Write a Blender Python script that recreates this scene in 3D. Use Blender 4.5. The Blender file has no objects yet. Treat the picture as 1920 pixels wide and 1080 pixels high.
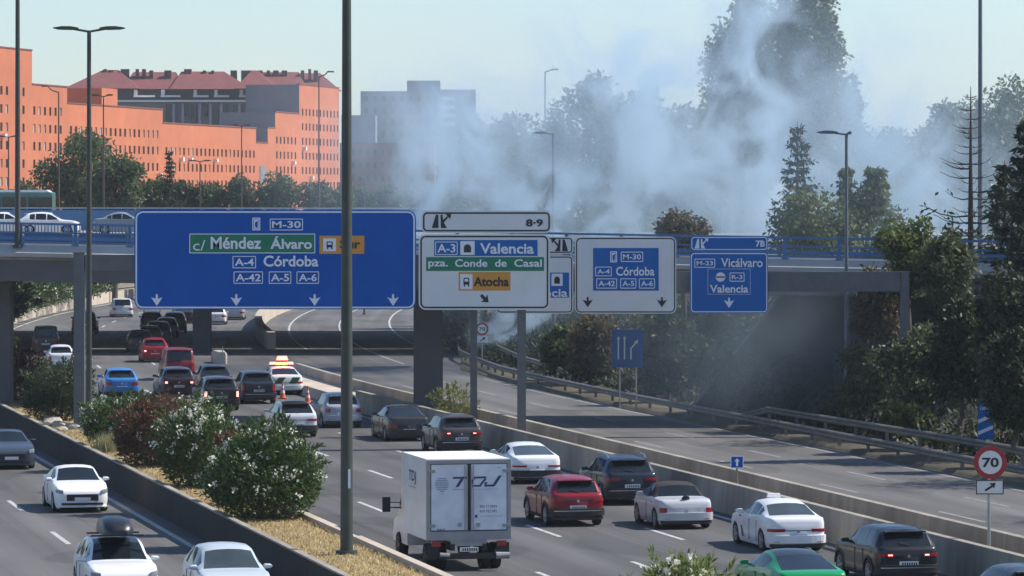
import bpy, bmesh, math, random
import numpy as np
from mathutils import Vector, Matrix
R = math.radians
random.seed(7); rng = np.random.default_rng(11)
SC = bpy.context.scene; COL = SC.collection

# ------------------------------------------------------------------ camera, sky, sun, exposure
F = 8000.0; HC = 10.2; HY = 375.0          # focal length in photo pixels, camera height, horizon row
cam = bpy.data.cameras.new('camera'); camo = bpy.data.objects.new('camera', cam); COL.objects.link(camo)
camo.location = (0, 0, HC); camo.rotation_euler = (R(90), 0, 0)
cam.sensor_width = 36; cam.lens = F / 1920 * 36; cam.shift_y = -(540 - HY) / 1920
cam.clip_start = 1; cam.clip_end = 20000
SC.camera = camo
SUN_AZ, SUN_EL = R(79), R(47)              # azimuth clockwise from +Y (ahead)
sdir = Vector((math.sin(SUN_AZ) * math.cos(SUN_EL), math.cos(SUN_AZ) * math.cos(SUN_EL), math.sin(SUN_EL)))
w = bpy.data.worlds.new('World'); SC.world = w; w.use_nodes = True
nt = w.node_tree; bg = nt.nodes['Background']
sky = nt.nodes.new('ShaderNodeTexSky'); sky.sky_type = 'NISHITA'; sky.sun_disc = False
sky.sun_elevation = SUN_EL; sky.sun_rotation = SUN_AZ; sky.air_density = 1.0; sky.dust_density = .8; sky.ozone_density = 5.0
sky.altitude = 600
nt.links.new(sky.outputs[0], bg.inputs[0]); bg.inputs[1].default_value = 0.114
sun = bpy.data.lights.new('sun', 'SUN'); sun.energy = 4.3; sun.angle = R(0.53); sun.color = (1, .95, .87)
suno = bpy.data.objects.new('sun', sun); COL.objects.link(suno)
suno.rotation_euler = (-sdir).to_track_quat('-Z', 'Y').to_euler(); suno.location = (60, 150, 120)
vs = SC.view_settings; vs.view_transform = 'Standard'; vs.look = 'None'; vs.exposure = 0.5; vs.gamma = 1; vs.use_curve_mapping = False
SC.render.engine = 'CYCLES'
SC.cycles.use_denoising = True
SC.cycles.max_bounces = 6; SC.cycles.diffuse_bounces = 3; SC.cycles.glossy_bounces = 3; SC.cycles.transmission_bounces = 4
SC.cycles.volume_bounces = 1; SC.cycles.volume_step_rate = 1.5; SC.cycles.volume_max_steps = 128
SC.cycles.caustics_reflective = False; SC.cycles.caustics_refractive = False

# ------------------------------------------------------------------ place: pixels of the photo give directions, the ground gives distance
def at(x, y, d): return Vector(((x - 960) / F * d, d, HC - (y - HY) / F * d))
def gp(x, y, z=0.0):
    d = F * (HC - z) / (y - HY); return Vector(((x - 960) / F * d, d, z))
TH = math.atan2(1727, F)
U = Vector((-math.sin(TH), math.cos(TH), 0)); N = Vector((math.cos(TH), math.sin(TH), 0))
L0, RAD, TREF = 204.0, 813.0, 30.0
def rd(t, l, z=0.0):
    if l <= L0: p = N * t + U * l
    else:
        phi = (l - L0) / RAD; r = RAD + TREF - t
        p = N * (TREF + RAD) + U * L0 - N * (r * math.cos(phi)) + U * (r * math.sin(phi))
    return Vector((p.x, p.y, z))
def rang(l): return TH - max(0, (l - L0) / RAD)
def dx_at(x, t):                             # depth where the straight road line t is seen in photo column x
    return t / (N.x * (x - 960) / F + N.y)

# ------------------------------------------------------------------ materials
MATS = {}
def newmat(name):
    m = bpy.data.materials.new(name); m.use_nodes = True
    n = m.node_tree; b = n.nodes['Principled BSDF']; MATS[name] = m
    return m, n, b
def mat(name, col, rough=.6, metal=0, var=.12, scale=3.0, coat=0, bump=0, bscale=30, emit=None, estr=0, spec=.5, stretch=None, var2=0, scale2=.3):
    if name in MATS: return MATS[name]
    m, n, b = newmat(name)
    tc = n.nodes.new('ShaderNodeTexCoord'); nz = n.nodes.new('ShaderNodeTexNoise'); nz.inputs['Scale'].default_value = scale; nz.inputs['Detail'].default_value = 5
    src = tc.outputs['Object']
    if stretch:
        mp = n.nodes.new('ShaderNodeMapping'); mp.inputs['Scale'].default_value = stretch; n.links.new(src, mp.inputs[0]); src = mp.outputs[0]
    n.links.new(src, nz.inputs[0])
    rp = n.nodes.new('ShaderNodeMapRange'); rp.inputs[1].default_value = .25; rp.inputs[2].default_value = .75
    rp.inputs[3].default_value = 1 - var; rp.inputs[4].default_value = 1 + var
    n.links.new(nz.outputs[0], rp.inputs[0])
    fac = rp.outputs[0]
    if var2:
        nz2 = n.nodes.new('ShaderNodeTexNoise'); nz2.inputs['Scale'].default_value = scale2; nz2.inputs['Detail'].default_value = 3
        n.links.new(tc.outputs['Object'], nz2.inputs[0])
        rp2 = n.nodes.new('ShaderNodeMapRange'); rp2.inputs[1].default_value = .3; rp2.inputs[2].default_value = .7
        rp2.inputs[3].default_value = 1 - var2; rp2.inputs[4].default_value = 1 + var2
        n.links.new(nz2.outputs[0], rp2.inputs[0])
        mm = n.nodes.new('ShaderNodeMath'); mm.operation = 'MULTIPLY'; n.links.new(fac, mm.inputs[0]); n.links.new(rp2.outputs[0], mm.inputs[1]); fac = mm.outputs[0]
    mx = n.nodes.new('ShaderNodeVectorMath'); mx.operation = 'SCALE'; mx.inputs[0].default_value = col[:3]
    n.links.new(fac, mx.inputs['Scale']); n.links.new(mx.outputs[0], b.inputs['Base Color'])
    b.inputs['Roughness'].default_value = rough; b.inputs['Metallic'].default_value = metal
    b.inputs['Coat Weight'].default_value = coat; b.inputs['Coat Roughness'].default_value = .06
    b.inputs['Specular IOR Level'].default_value = spec
    if bump:
        nb = n.nodes.new('ShaderNodeTexNoise'); nb.inputs['Scale'].default_value = bscale; nb.inputs['Detail'].default_value = 4
        n.links.new(tc.outputs['Object'], nb.inputs[0])
        bp = n.nodes.new('ShaderNodeBump'); bp.inputs['Strength'].default_value = bump; bp.inputs['Distance'].default_value = .05
        n.links.new(nb.outputs[0], bp.inputs['Height']); n.links.new(bp.outputs[0], b.inputs['Normal'])
    if emit:
        b.inputs['Emission Color'].default_value = (*emit, 1); b.inputs['Emission Strength'].default_value = estr
    return m
def leafmat(name, c1, c2, trans=.35, rough=.55, c3=None, p3=0.0):
    m, n, b = newmat(name)
    g = n.nodes.new('ShaderNodeNewGeometry'); cr = n.nodes.new('ShaderNodeValToRGB')
    e = cr.color_ramp.elements; e[0].color = (*c1, 1); e[1].color = (*c2, 1)
    if c3:
        e[1].position = 1 - p3; x = cr.color_ramp.elements.new(min(.999, 1 - p3 + .02)); x.color = (*c3, 1)
    n.links.new(g.outputs['Random Per Island'], cr.inputs[0])
    n.links.new(cr.outputs[0], b.inputs['Base Color']); b.inputs['Roughness'].default_value = rough; b.inputs['Specular IOR Level'].default_value = .35
    t = n.nodes.new('ShaderNodeBsdfTranslucent'); n.links.new(cr.outputs[0], t.inputs[0])
    mx = n.nodes.new('ShaderNodeMixShader'); mx.inputs[0].default_value = trans
    n.links.new(b.outputs[0], mx.inputs[1]); n.links.new(t.outputs[0], mx.inputs[2])
    n.links.new(mx.outputs[0], n.nodes['Material Output'].inputs[0])
    return m
def asphalt(name, base, seed):
    m, n, b = newmat(name)
    uv = n.nodes.new('ShaderNodeUVMap'); L = n.links
    def noise(sx, sy, detail=4, off=0):
        mp = n.nodes.new('ShaderNodeMapping'); mp.inputs['Scale'].default_value = (sx, sy, 1); mp.inputs['Location'].default_value = (off + seed, seed * 3.1, 0)
        L.new(uv.outputs[0], mp.inputs[0]); z = n.nodes.new('ShaderNodeTexNoise'); z.inputs['Scale'].default_value = 1; z.inputs['Detail'].default_value = detail
        L.new(mp.outputs[0], z.inputs[0]); return z.outputs[0]
    def rng_(src, a, c, lo, hi):
        r = n.nodes.new('ShaderNodeMapRange'); r.inputs[1].default_value = a; r.inputs[2].default_value = c; r.inputs[3].default_value = lo; r.inputs[4].default_value = hi
        L.new(src, r.inputs[0]); return r.outputs[0]
    def mul(a, c):
        x = n.nodes.new('ShaderNodeMath'); x.operation = 'MULTIPLY'; L.new(a, x.inputs[0]); L.new(c, x.inputs[1]); return x.outputs[0]
    f = rng_(noise(.9, .02, 3), .3, .7, .74, 1.2)          # lengthwise wear of the wheel tracks
    f = mul(f, rng_(noise(.25, .06, 5, 9), .3, .7, .8, 1.18))  # broad patches
    f = mul(f, rng_(noise(14, 14, 3, 4), .3, .7, .9, 1.1))       # aggregate
    f = mul(f, rng_(noise(2.6, .012, 2, 31), .62, .72, 1, .82))  # oil and sealed joints
    f = mul(f, rng_(noise(.28, .1, 0, 57), .585, .6, 1, .8))     # squared-off repair patches
    f = mul(f, rng_(noise(.05, .9, 2, 77), .68, .72, 1, .78))   # cross joints
    vm = n.nodes.new('ShaderNodeVectorMath'); vm.operation = 'SCALE'; vm.inputs[0].default_value = base
    L.new(f, vm.inputs['Scale']); L.new(vm.outputs[0], b.inputs['Base Color'])
    b.inputs['Roughness'].default_value = .82; b.inputs['Specular IOR Level'].default_value = .3
    bp = n.nodes.new('ShaderNodeBump'); bp.inputs['Strength'].default_value = .35; bp.inputs['Distance'].default_value = .01
    L.new(noise(60, 60, 2, 2), bp.inputs['Height']); L.new(bp.outputs[0], b.inputs['Normal'])
    return m
M_ASPH = asphalt('asphalt_worn', (.105, .102, .1), 1.3)
M_ASPH2 = asphalt('asphalt_pale', (.13, .125, .12), 5.7)
M_PAINT = mat('road_paint', (.45, .45, .43), .7, var=.4, scale=5)
M_GROUND = mat('dry_earth', (.2, .165, .105), .95, var=.3, scale=.6, bump=.4, bscale=4)
M_CONC = mat('concrete', (.31, .275, .225), .85, var=.2, scale=1.2, bump=.15, bscale=12, var2=.3, scale2=.3, stretch=(1.6, 1.6, .35))
M_CONCW = mat('concrete_pale', (.5, .42, .33), .85, var=.12, scale=1.5, bump=.12, bscale=12, var2=.12, scale2=.3)
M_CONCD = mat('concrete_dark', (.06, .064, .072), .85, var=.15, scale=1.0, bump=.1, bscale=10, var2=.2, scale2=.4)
M_WALLD = mat('planter_wall_shade', (.02, .017, .016), .9, var=.2, scale=.9, bump=.15, bscale=10, var2=.25, scale2=.35)  # shade of the wall's left face is put into this near-black colour
M_FASC = mat('bridge_fascia', (.42, .41, .39), .8, var=.1, scale=.8, var2=.15, scale2=.15)
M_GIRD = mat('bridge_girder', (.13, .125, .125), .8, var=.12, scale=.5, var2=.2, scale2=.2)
M_BLUE = mat('rail_blue', (.08, .19, .38), .45, var=.12, scale=1.5, metal=.1)
M_GALV = mat('galvanised_steel', (.36, .37, .38), .5, metal=.55, var=.15, scale=2)
M_GRAIL = mat('guardrail_steel', (.2, .185, .165), .6, metal=.35, var=.22, scale=1.5)
M_POLE = mat('lamp_pole_green', (.052, .06, .05), .5, metal=.1, var=.2, scale=2)
M_POLEG = mat('lamp_pole_grey', (.15, .17, .2), .5, metal=.2, var=.12, scale=2)
M_POSTG = mat('gantry_post_grey', (.14, .145, .15), .55, metal=.2, var=.15, scale=2)
M_SBLUE = mat('sign_blue', (.003, .105, .44), .7, var=.06, scale=.7, spec=.15)
M_SBLUE2 = mat('sign_blue_lighter', (.02, .15, .46), .7, var=.08, scale=.7, spec=.15)
M_SWHITE = mat('sign_white', (.8, .8, .78), .7, var=.05, scale=.8, spec=.15)
M_SWHITE2 = mat('sign_white_lettering', (.85, .87, .9), .5, var=.04, scale=2, spec=.4)
M_SGREEN = mat('sign_green', (.0, .2, .1), .5, var=.06, scale=1)
M_SORANGE = mat('sign_orange', (.75, .32, .04), .5, var=.06, scale=1)
M_SBLACK = mat('sign_black', (.012, .013, .016), .5, var=.1, scale=2)
M_SRED = mat('sign_red', (.4, .02, .025), .45, var=.08, scale=2)
M_SOIL = mat('planter_soil', (.3, .22, .12), .95, var=.3, scale=1.6, bump=.5, bscale=8)
M_BARK = mat('bark', (.09, .07, .055), .9, var=.3, scale=3)
M_BARKD = mat('bark_dark', (.035, .03, .028), .9, var=.3, scale=3)  # darker bark tone for the bare conifer
M_BARKP = mat('bark_pale', (.17, .145, .12), .9, var=.3, scale=3)
M_BRICK = mat('orange_brick', (.5, .155, .068), .85, var=.1, scale=.35, var2=.12, scale2=.05)
M_BRICKD = mat('red_brick', (.2, .075, .06), .85, var=.12, scale=.3)
M_ENDW = mat('end_wall_shade', (.15, .2, .235), .85, var=.1, scale=.3)  # grey-blue shade of the end and back faces, painted as colour
M_GWALL = mat('grey_render', (.19, .2, .22), .85, var=.1, scale=.3)
M_WSLAB = mat('white_render', (.75, .73, .7), .8, var=.06, scale=.4)
M_ROOF = mat('red_roof_tiles', (.2, .06, .055), .8, var=.18, scale=.6)
M_DARKW = mat('window_dark', (.025, .022, .025), .25, var=.2, scale=.5)
M_HALF = mat('window_pale', (.4, .36, .33), .5, var=.15, scale=.5)
M_BLIND = mat('window_blind', (.35, .2, .15), .6, var=.15, scale=.5)
M_TYRE = mat('tyre_rubber', (.012, .012, .013), .85, var=.15, scale=8)
M_RIM = mat('alloy_rim', (.42, .43, .45), .35, metal=.7, var=.1, scale=6)
M_RIMD = mat('alloy_rim_dark', (.1, .1, .11), .4, metal=.6, var=.1, scale=6)
M_PLAST = mat('black_plastic', (.016, .016, .018), .6, var=.15, scale=4)
M_CHROME = mat('chrome_trim', (.75, .75, .76), .2, metal=.95, var=.04, scale=4)
M_GLASS = mat('tinted_glass', (.012, .016, .019), .06, var=.3, scale=1.2, spec=.6)
M_GLASSL = mat('tinted_glass_light', (.05, .065, .07), .06, var=.3, scale=1.2, spec=.6)
M_TAIL = mat('tail_lamp_red', (.3, .012, .02), .2, var=.1, scale=8, coat=.5)
M_BRAKE = mat('brake_lamp_lit', (.6, .05, .07), .2, var=.1, scale=8, emit=(1, .25, .2), estr=3.5)
M_CLEAR = mat('lamp_clear', (.28, .3, .33), .08, var=.08, scale=8, coat=.5)
M_PLATE = mat('number_plate', (.72, .73, .74), .5, var=.05, scale=6)
M_PLATEB = mat('number_plate_blue', (.03, .09, .35), .5, var=.05, scale=6)
M_FABRIC = mat('soft_top_fabric', (.03, .028, .027), .95, var=.2, scale=14)
M_GRASS = leafmat('dry_grass', (.45, .34, .14), (.68, .53, .25), .3)
M_STONE = mat('rubble_stone', (.4, .34, .27), .9, var=.25, scale=4, bump=.4, bscale=10)

# ------------------------------------------------------------------ mesh helpers
def wloc(o):
    v = Vector((0, 0, 0))
    while o: v += o.location; o = o.parent
    return v
class MB:
    def __init__(s): s.v = []; s.f = []; s.m = []; s.uv = None
    def add(s, vs_, fs, mi=0):
        k = len(s.v); s.v += [tuple(p) for p in vs_]; s.f += [tuple(i + k for i in f) for f in fs]; s.m += [mi] * len(fs); return s
    def box(s, c, size, mi=0, rz=0.0, rot=None, taper=1.0):
        hx, hy, hz = size[0] / 2, size[1] / 2, size[2] / 2
        P = [Vector((x * hx * (taper if z > 0 else 1), y * hy * (taper if z > 0 else 1), z * hz)) for z in (-1, 1) for x, y in ((-1, -1), (1, -1), (1, 1), (-1, 1))]
        M = rot if rot is not None else (Matrix.Rotation(rz, 3, 'Z') if rz else None)
        if M is not None: P = [M @ p for p in P]
        c = Vector(c); P = [p + c for p in P]
        return s.add(P, [(3, 2, 1, 0), (4, 5, 6, 7), (0, 1, 5, 4), (1, 2, 6, 5), (2, 3, 7, 6), (3, 0, 4, 7)], mi)
    def tube(s, pts, rad, n=8, mi=0, cap=True):
        pts = [Vector(p) for p in pts]
        if not hasattr(rad, '__len__'): rad = [rad] * len(pts)
        rings = []; k = len(s.v)
        for i, p in enumerate(pts):
            d = (pts[min(i + 1, len(pts) - 1)] - pts[max(i - 1, 0)])
            d = d.normalized() if d.length > 1e-9 else Vector((0, 0, 1))
            a = d.cross(Vector((0, 0, 1)) if abs(d.z) < .9 else Vector((0, 1, 0))).normalized(); b = d.cross(a)
            for j in range(n):
                q = 2 * math.pi * j / n; s.v.append(tuple(p + (a * math.cos(q) + b * math.sin(q)) * rad[i]))
        for i in range(len(pts) - 1):
            for j in range(n):
                A = k + i * n + j; B = k + i * n + (j + 1) % n
                s.f.append((A, B, B + n, A + n)); s.m.append(mi)
        if cap:
            s.f.append(tuple(k + j for j in range(n))[::-1]); s.m.append(mi)
            s.f.append(tuple(k + (len(pts) - 1) * n + j for j in range(n))); s.m.append(mi)
        return s
    def poly(s, pts, back, mi=0):                 # a planar outline extruded along the vector back
        n = len(pts); b = Vector(back); P = [Vector(p) for p in pts]
        return s.add(P + [p + b for p in P], [tuple(range(n)), tuple(range(2 * n - 1, n - 1, -1))] + [(i, i + n, (i + 1) % n + n, (i + 1) % n) for i in range(n)], mi)
    def grid(s, rows, mi=0, closed=False):
        k = len(s.v); n = len(rows[0])
        for r in rows: s.v += [tuple(p) for p in r]
        for i in range(len(rows) - 1):
            for j in range(n if closed else n - 1):
                a = k + i * n + j; b = k + i * n + (j + 1) % n
                s.f.append((a, b, b + n, a + n)); s.m.append(mi)
        return s
    def build(s, name, mats, parent=None, smooth=None, local=False, org=None):
        me = bpy.data.meshes.new(name)
        if parent is not None: o_ = Vector((0, 0, 0)) if local else wloc(parent)
        elif org is not None: o_ = Vector(org)
        else:
            a = np.array(s.v); o_ = Vector(((a[:, 0].min() + a[:, 0].max()) / 2, (a[:, 1].min() + a[:, 1].max()) / 2, a[:, 2].min()))
        me.from_pydata([(x - o_.x, y - o_.y, z - o_.z) for x, y, z in s.v], [], s.f)
        for m in (mats if isinstance(mats, (list, tuple)) else [mats]): me.materials.append(m)
        if any(s.m): me.polygons.foreach_set('material_index', s.m)
        if s.uv is not None:
            ul = me.uv_layers.new(name='UVMap'); li = np.zeros(len(me.loops), dtype=np.int32); me.loops.foreach_get('vertex_index', li)
            ul.data.foreach_set('uv', np.array(s.uv, dtype=np.float32)[li].ravel())
        if smooth is not None:
            me.shade_smooth(); me.set_sharp_from_angle(angle=R(smooth))
        me.update()
        o = bpy.data.objects.new(name, me); COL.objects.link(o)
        if parent is not None: o.parent = parent
        else: o.location = o_
        return o
def tag(o, label=None, cat=None, group=None, kind=None):
    if label: o['label'] = label
    if cat: o['category'] = cat
    if group: o['group'] = group
    if kind: o['kind'] = kind
    return o
def thing(name, label, cat, loc, rz=0, group=None):
    o = bpy.data.objects.new(name, None); COL.objects.link(o); o.location = loc; o.rotation_euler = (0, 0, rz); o.empty_display_size = .5
    return tag(o, label, cat, group)
def quads(name, V, mats, parent=None, org=(0, 0, 0)):    # V: (n,4,3) loose quads
    n = len(V); me = bpy.data.meshes.new(name); o_ = np.array(wloc(parent) if parent else org)
    me.vertices.add(n * 4); me.vertices.foreach_set('co', (V.reshape(-1, 3) - o_).astype(np.float32).ravel())
    me.loops.add(n * 4); me.loops.foreach_set('vertex_index', np.arange(n * 4, dtype=np.int32))
    me.polygons.add(n); me.polygons.foreach_set('loop_start', np.arange(0, n * 4, 4, dtype=np.int32))
    me.update(calc_edges=True)
    for m in (mats if isinstance(mats, (list, tuple)) else [mats]): me.materials.append(m)
    o = bpy.data.objects.new(name, me); COL.objects.link(o)
    if parent: o.parent = parent
    else: o.location = o_
    return o
def leafquads(C, D, length, width, seed=0, jitter=.35):
    """rhombic leaves at points C growing along directions D"""
    n = len(C); rg = np.random.default_rng(seed)
    D = D / (np.linalg.norm(D, axis=1, keepdims=True) + 1e-9)
    Rn = rg.normal(size=(n, 3)); S = np.cross(D, Rn); S /= (np.linalg.norm(S, axis=1, keepdims=True) + 1e-9)
    l = (length * rg.uniform(1 - jitter, 1 + jitter, n))[:, None]; w_ = (width * rg.uniform(1 - jitter, 1 + jitter, n))[:, None]
    V = np.empty((n, 4, 3)); V[:, 0] = C; V[:, 1] = C + D * l * .45 + S * w_ * .5; V[:, 2] = C + D * l; V[:, 3] = C + D * l * .45 - S * w_ * .5
    return V

# ------------------------------------------------------------------ ground and roads
g = MB(); g.add([(-3000, -300, -.03), (3000, -300, -.03), (3000, 5000, -.03), (-3000, 5000, -.03)], [(0, 1, 2, 3)])
tag(g.build('ground', M_GROUND), kind='structure')
def ribbon(name, t0, t1, la, lb, z, m, step=6.0, nt_=4):
    b = MB(); b.uv = []; rows = []
    n = max(1, int((lb - la) / step))
    for i in range(n + 1):
        l = la + (lb - la) * i / n; rows.append([rd(t0 + (t1 - t0) * j / nt_, l, z) for j in range(nt_ + 1)]); b.uv += [(t0 + (t1 - t0) * j / nt_, l) for j in range(nt_ + 1)]
    b.grid(rows); b.f = [f[::-1] for f in b.f]
    b.f = [f[::-1] for f in b.f] if False else b.f
    return b.build(name, m)
def fixup(o):
    me = o.data
    if me.polygons[0].normal.z < 0: me.flip_normals()
    return o
ROADS = {}; M_PAINTF = mat('road_paint_faded', (.24, .235, .225), .8, var=.45, scale=4)
ROADS['on'] = tag(fixup(ribbon('oncoming_road', -6, 18.0, 60, 470, .0, M_ASPH2)), kind='structure')
ROADS['out'] = tag(fixup(ribbon('outbound_road', 20.6, 36.1, 60, 239, .0, M_ASPH)), kind='structure')
ROADS['out2'] = tag(fixup(ribbon('outbound_road', 20.6, 41.0, 239, 470, .0, M_ASPH2)), kind='structure')
ROADS['far'] = tag(fixup(ribbon('closed_road', 38.35, 49.6, 60, 239, .0, M_ASPH2)), kind='structure')
ROADS['far2'] = tag(fixup(ribbon('closed_road', 41.0, 57.5, 239, 470, .0, M_ASPH2)), kind='structure')
def line(road, t, la, lb, wd=.15, name='edge_line'):
    b = MB(); n = max(1, int((lb - la) / 4)); rows = [[rd(t - wd / 2, la + (lb - la) * i / n, .004), rd(t + wd / 2, la + (lb - la) * i / n, .004)] for i in range(n + 1)]
    b.grid(rows); return fixup(b.build(name, M_PAINTF if road == 'far' else M_PAINT, ROADS[road]))
def dashes(road, t, la, lb, off, ln=4.8, per=13.9, wd=.16):
    l = la + off
    while l < lb: line(road, t, l, l + ln, wd, 'lane_dash'); l += per
line('on', 17.3, 90, 204, .2); line('on', 17.3, 204, 400, .2)
dashes('on', 13.85, 90, 240, 36.4); dashes('on', 10.4, 90, 240, 7)
line('out', 35.55, 90, 200, .18); line('out', 21.5, 90, 239, .16); line('out2', 21.6, 239, 430, .2)
dashes('out', 25.35, 90, 238, 5.5); dashes('out', 28.7, 90, 238, 8.2); dashes('out', 32.05, 90, 205, 6.3); dashes('out2', 28.4, 240, 420, 4); dashes('out2', 32, 240, 420, 9)
line('far', 39.0, 90, 239, .14); dashes('far', 43.15, 90, 239, 11); dashes('far', 46.1, 90, 239, 3.5); line('far', 49.0, 120, 239, .16)
line('far2', 43.4, 290, 440, .16); line('far2', 47.4, 262, 430, .12); line('far2', 51.5, 300, 430, .16)
# the raised bank right of the closed road
def bank_z(t, l):
    b = .14 + 0 * l
    k = max(0, min(1, (t - 52.5) / 12)); z = b + 5.2 * k * k * (3 - 2 * k)
    k = max(0, min(1, (t - 66) / 30)); z += 3.5 * k
    return z + (.25 * math.sin(l * .21 + t * .5) * min(1, max(0, t - 53) / 4))
b = MB(); rows = []
for i in range(71):
    l = 60 + i * 6.0; ofs = 7.9 * max(0, min(1, (l - 252) / 60)); rows.append([rd(t + ofs, l, bank_z(t, l)) for t in (49.6, 49.75, 51, 52.5, 54, 56, 58, 60, 62, 64.5, 68, 74, 82, 95, 130)])
    rows[-1][0].z = 0
b.grid(rows); M_BANK = mat('bank_earth', (.09, .075, .045), .95, var=.35, scale=.5, bump=.5, bscale=3)
tag(fixup(b.build('bank', M_BANK, smooth=50)), kind='structure')

# ------------------------------------------------------------------ planter, barrier walls
def wall_run(name, label, cat, t0, t1, la, lb, h, m, seg, top=None, z0=0, gap=.03, pname='panel', lean=0):
    root = thing(name, label, cat, rd((t0 + t1) / 2, la, 0))
    l = la
    while l < lb - .5:
        e = min(l + seg, lb); b = MB(); rows = []
        ns = 1 if e <= L0 else max(1, int(seg / 4))
        for i in range(ns + 1):
            q = l + gap / 2 + (e - gap - l) * i / ns
            rows.append([rd(t0 - lean, q, z0), rd(t0, q, z0 + h), rd(t1, q, z0 + h), rd(t1 + lean, q, z0)])
        b.grid(rows, closed=True); k = len(rows) * 4
        b.f.append((0, 1, 2, 3)); b.m.append(0); b.f.append((k - 1, k - 2, k - 3, k - 4)); b.m.append(0)
        o = b.build(pname, m, root)
        bm = bmesh.new(); bm.from_mesh(o.data); bmesh.ops.recalc_face_normals(bm, faces=bm.faces); bm.to_mesh(o.data); bm.free()
        l = e
    return root
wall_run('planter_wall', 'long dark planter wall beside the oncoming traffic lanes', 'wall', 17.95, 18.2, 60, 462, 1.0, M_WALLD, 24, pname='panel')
b = MB()
for t0, t1 in ((17.93, 18.12),):
    rows = [[rd(t0, l, 1.0), rd(t0, l, 1.05), rd(t1, l, 1.05), rd(t1, l, 1.0)] for l in range(60, 464, 6)]
    b.grid(rows, closed=True)
o = b.build('coping', M_CONC, bpy.data.objects['planter_wall'])
bm = bmesh.new(); bm.from_mesh(o.data); bmesh.ops.recalc_face_normals(bm, faces=bm.faces); bm.to_mesh(o.data); bm.free()
wall_run('planter_wall', 'pale kerb wall of the planter along the queue of traffic', 'wall', 20.35, 20.6, 60, 462, 1.02, M_CONCW, 12)
b = MB(); b.grid([[rd(18.2, l, .86), rd(19.2, l, .9), rd(20.35, l, .86)] for l in range(60, 463, 3)])
tag(fixup(b.build('planter_bed', M_SOIL)), kind='structure')
wall_run('median_wall', 'concrete median wall right beside the queued cars', 'wall', 36.1, 36.34, 60, 203, 1.0, M_CONC, 17.3, lean=.06)
wall_run('median_wall', 'concrete median wall bordering the closed empty carriageway', 'wall', 38.1, 38.35, 60, 238, 1.0, M_CONC, 17.3, lean=.06)
b = MB(); b.grid([[rd(36.4, l, .22), rd(38.05, l, .22)] for l in range(60, 205, 6)]); tag(fixup(b.build('median_fill', M_SOIL)), kind='structure')
# the concrete island past the end of the wall
isl = MB(); rows = []
for l in (198, 204, 212, 222, 232, 239.5): rows.append([rd(36.12, l, 0), rd(36.3, l, .5), rd(38.02, l, .5), rd(38.02, l, 0)])
isl.grid(rows); isl.f = [f[::-1] for f in isl.f]; isl.f += [(0, 1, 2, 3), (23, 22, 21, 20)]; isl.m += [0, 0]
tag(isl.build('kerb_island', M_CONCW), 'low pale concrete island tapering off beside the police car', 'kerb')
wall_run('median_wall', 'curving sunlit concrete wall on the far side of the bridges', 'wall', 40.75, 41.3, 290, 468, 1.15, M_CONCW, 10, gap=.02)

# ------------------------------------------------------------------ bridges
def near_z(X): return 7.75 - .0186 * X            # deck kerb height of the near bridge, falling to the right
def bar(b, p, q, w_, h_, mi=0):                   # a straight rectangular bar
    p = Vector(p); q = Vector(q); d = (q - p).normalized(); s_ = d.cross(Vector((0, 0, 1))).normalized() * (w_ / 2); u_ = s_.cross(d).normalized() * (h_ / 2)
    P = [e + a * s_ + c * u_ for e in (p, q) for a, c in ((-1, -1), (1, -1), (1, 1), (-1, 1))]
    b.add(P, [(0, 1, 2, 3), (7, 6, 5, 4), (0, 4, 5, 1), (1, 5, 6, 2), (2, 6, 7, 3), (3, 7, 4, 0)], mi)
D1, D2 = 192.0, 203.0
XL, XR = -75.0, 46.0
br = thing('road_bridge', 'road bridge with blue railings crossing directly behind the sign gantries', 'bridge', (0, D1, 0))
b = MB()
def slab(b, X0, X1, y0, y1, zt, zb, zf):          # prism whose top and bottom follow the deck slope
    P = []
    for X in (X0, X1): P += [(X, y0, zf(X) + zb), (X, y1, zf(X) + zb), (X, y1, zf(X) + zt), (X, y0, zf(X) + zt)]
    b.add(P, [(3, 2, 1, 0), (4, 5, 6, 7), (0, 1, 5, 4), (1, 2, 6, 5), (2, 3, 7, 6), (3, 0, 4, 7)])
slab(b, XL, XR, D1 + .35, D2 - .35, -.15, -.55, near_z); b.build('deck', M_ASPH2 if False else M_CONC, br)
for s_, nm in ((0, 'fascia'), (1, 'fascia')):
    b = MB(); P = []
    for X in (XL, XR):
        z = near_z(X); y = D1 if s_ == 0 else D2; k = 1 if s_ == 0 else -1
        P += [(X, y - .02 * k, z - .52), (X, y + .5 * k, z - .52), (X, y + .5 * k, z + .02), (X, y + .28 * k, z + .02), (X, y - .02 * k, z - .34)]
    b.add(P, [(4, 3, 2, 1, 0), (5, 6, 7, 8, 9)] + [(i, (i + 1) % 5, (i + 1) % 5 + 5, i + 5) for i in range(5)]); o = b.build(nm, M_FASC, br)
    bm = bmesh.new(); bm.from_mesh(o.data); bmesh.ops.recalc_face_normals(bm, faces=bm.faces); bm.to_mesh(o.data); bm.free()
for y in (D1 + .55, D1 + 4.0, D1 + 7.0, D2 - .75):
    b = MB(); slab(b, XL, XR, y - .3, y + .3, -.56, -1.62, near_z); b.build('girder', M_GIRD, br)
b = MB(); slab(b, XL, XR, D1 + .2, D1 + .3, -.53, -.66, near_z); b.build('ledge', M_CONC, br)
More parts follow.
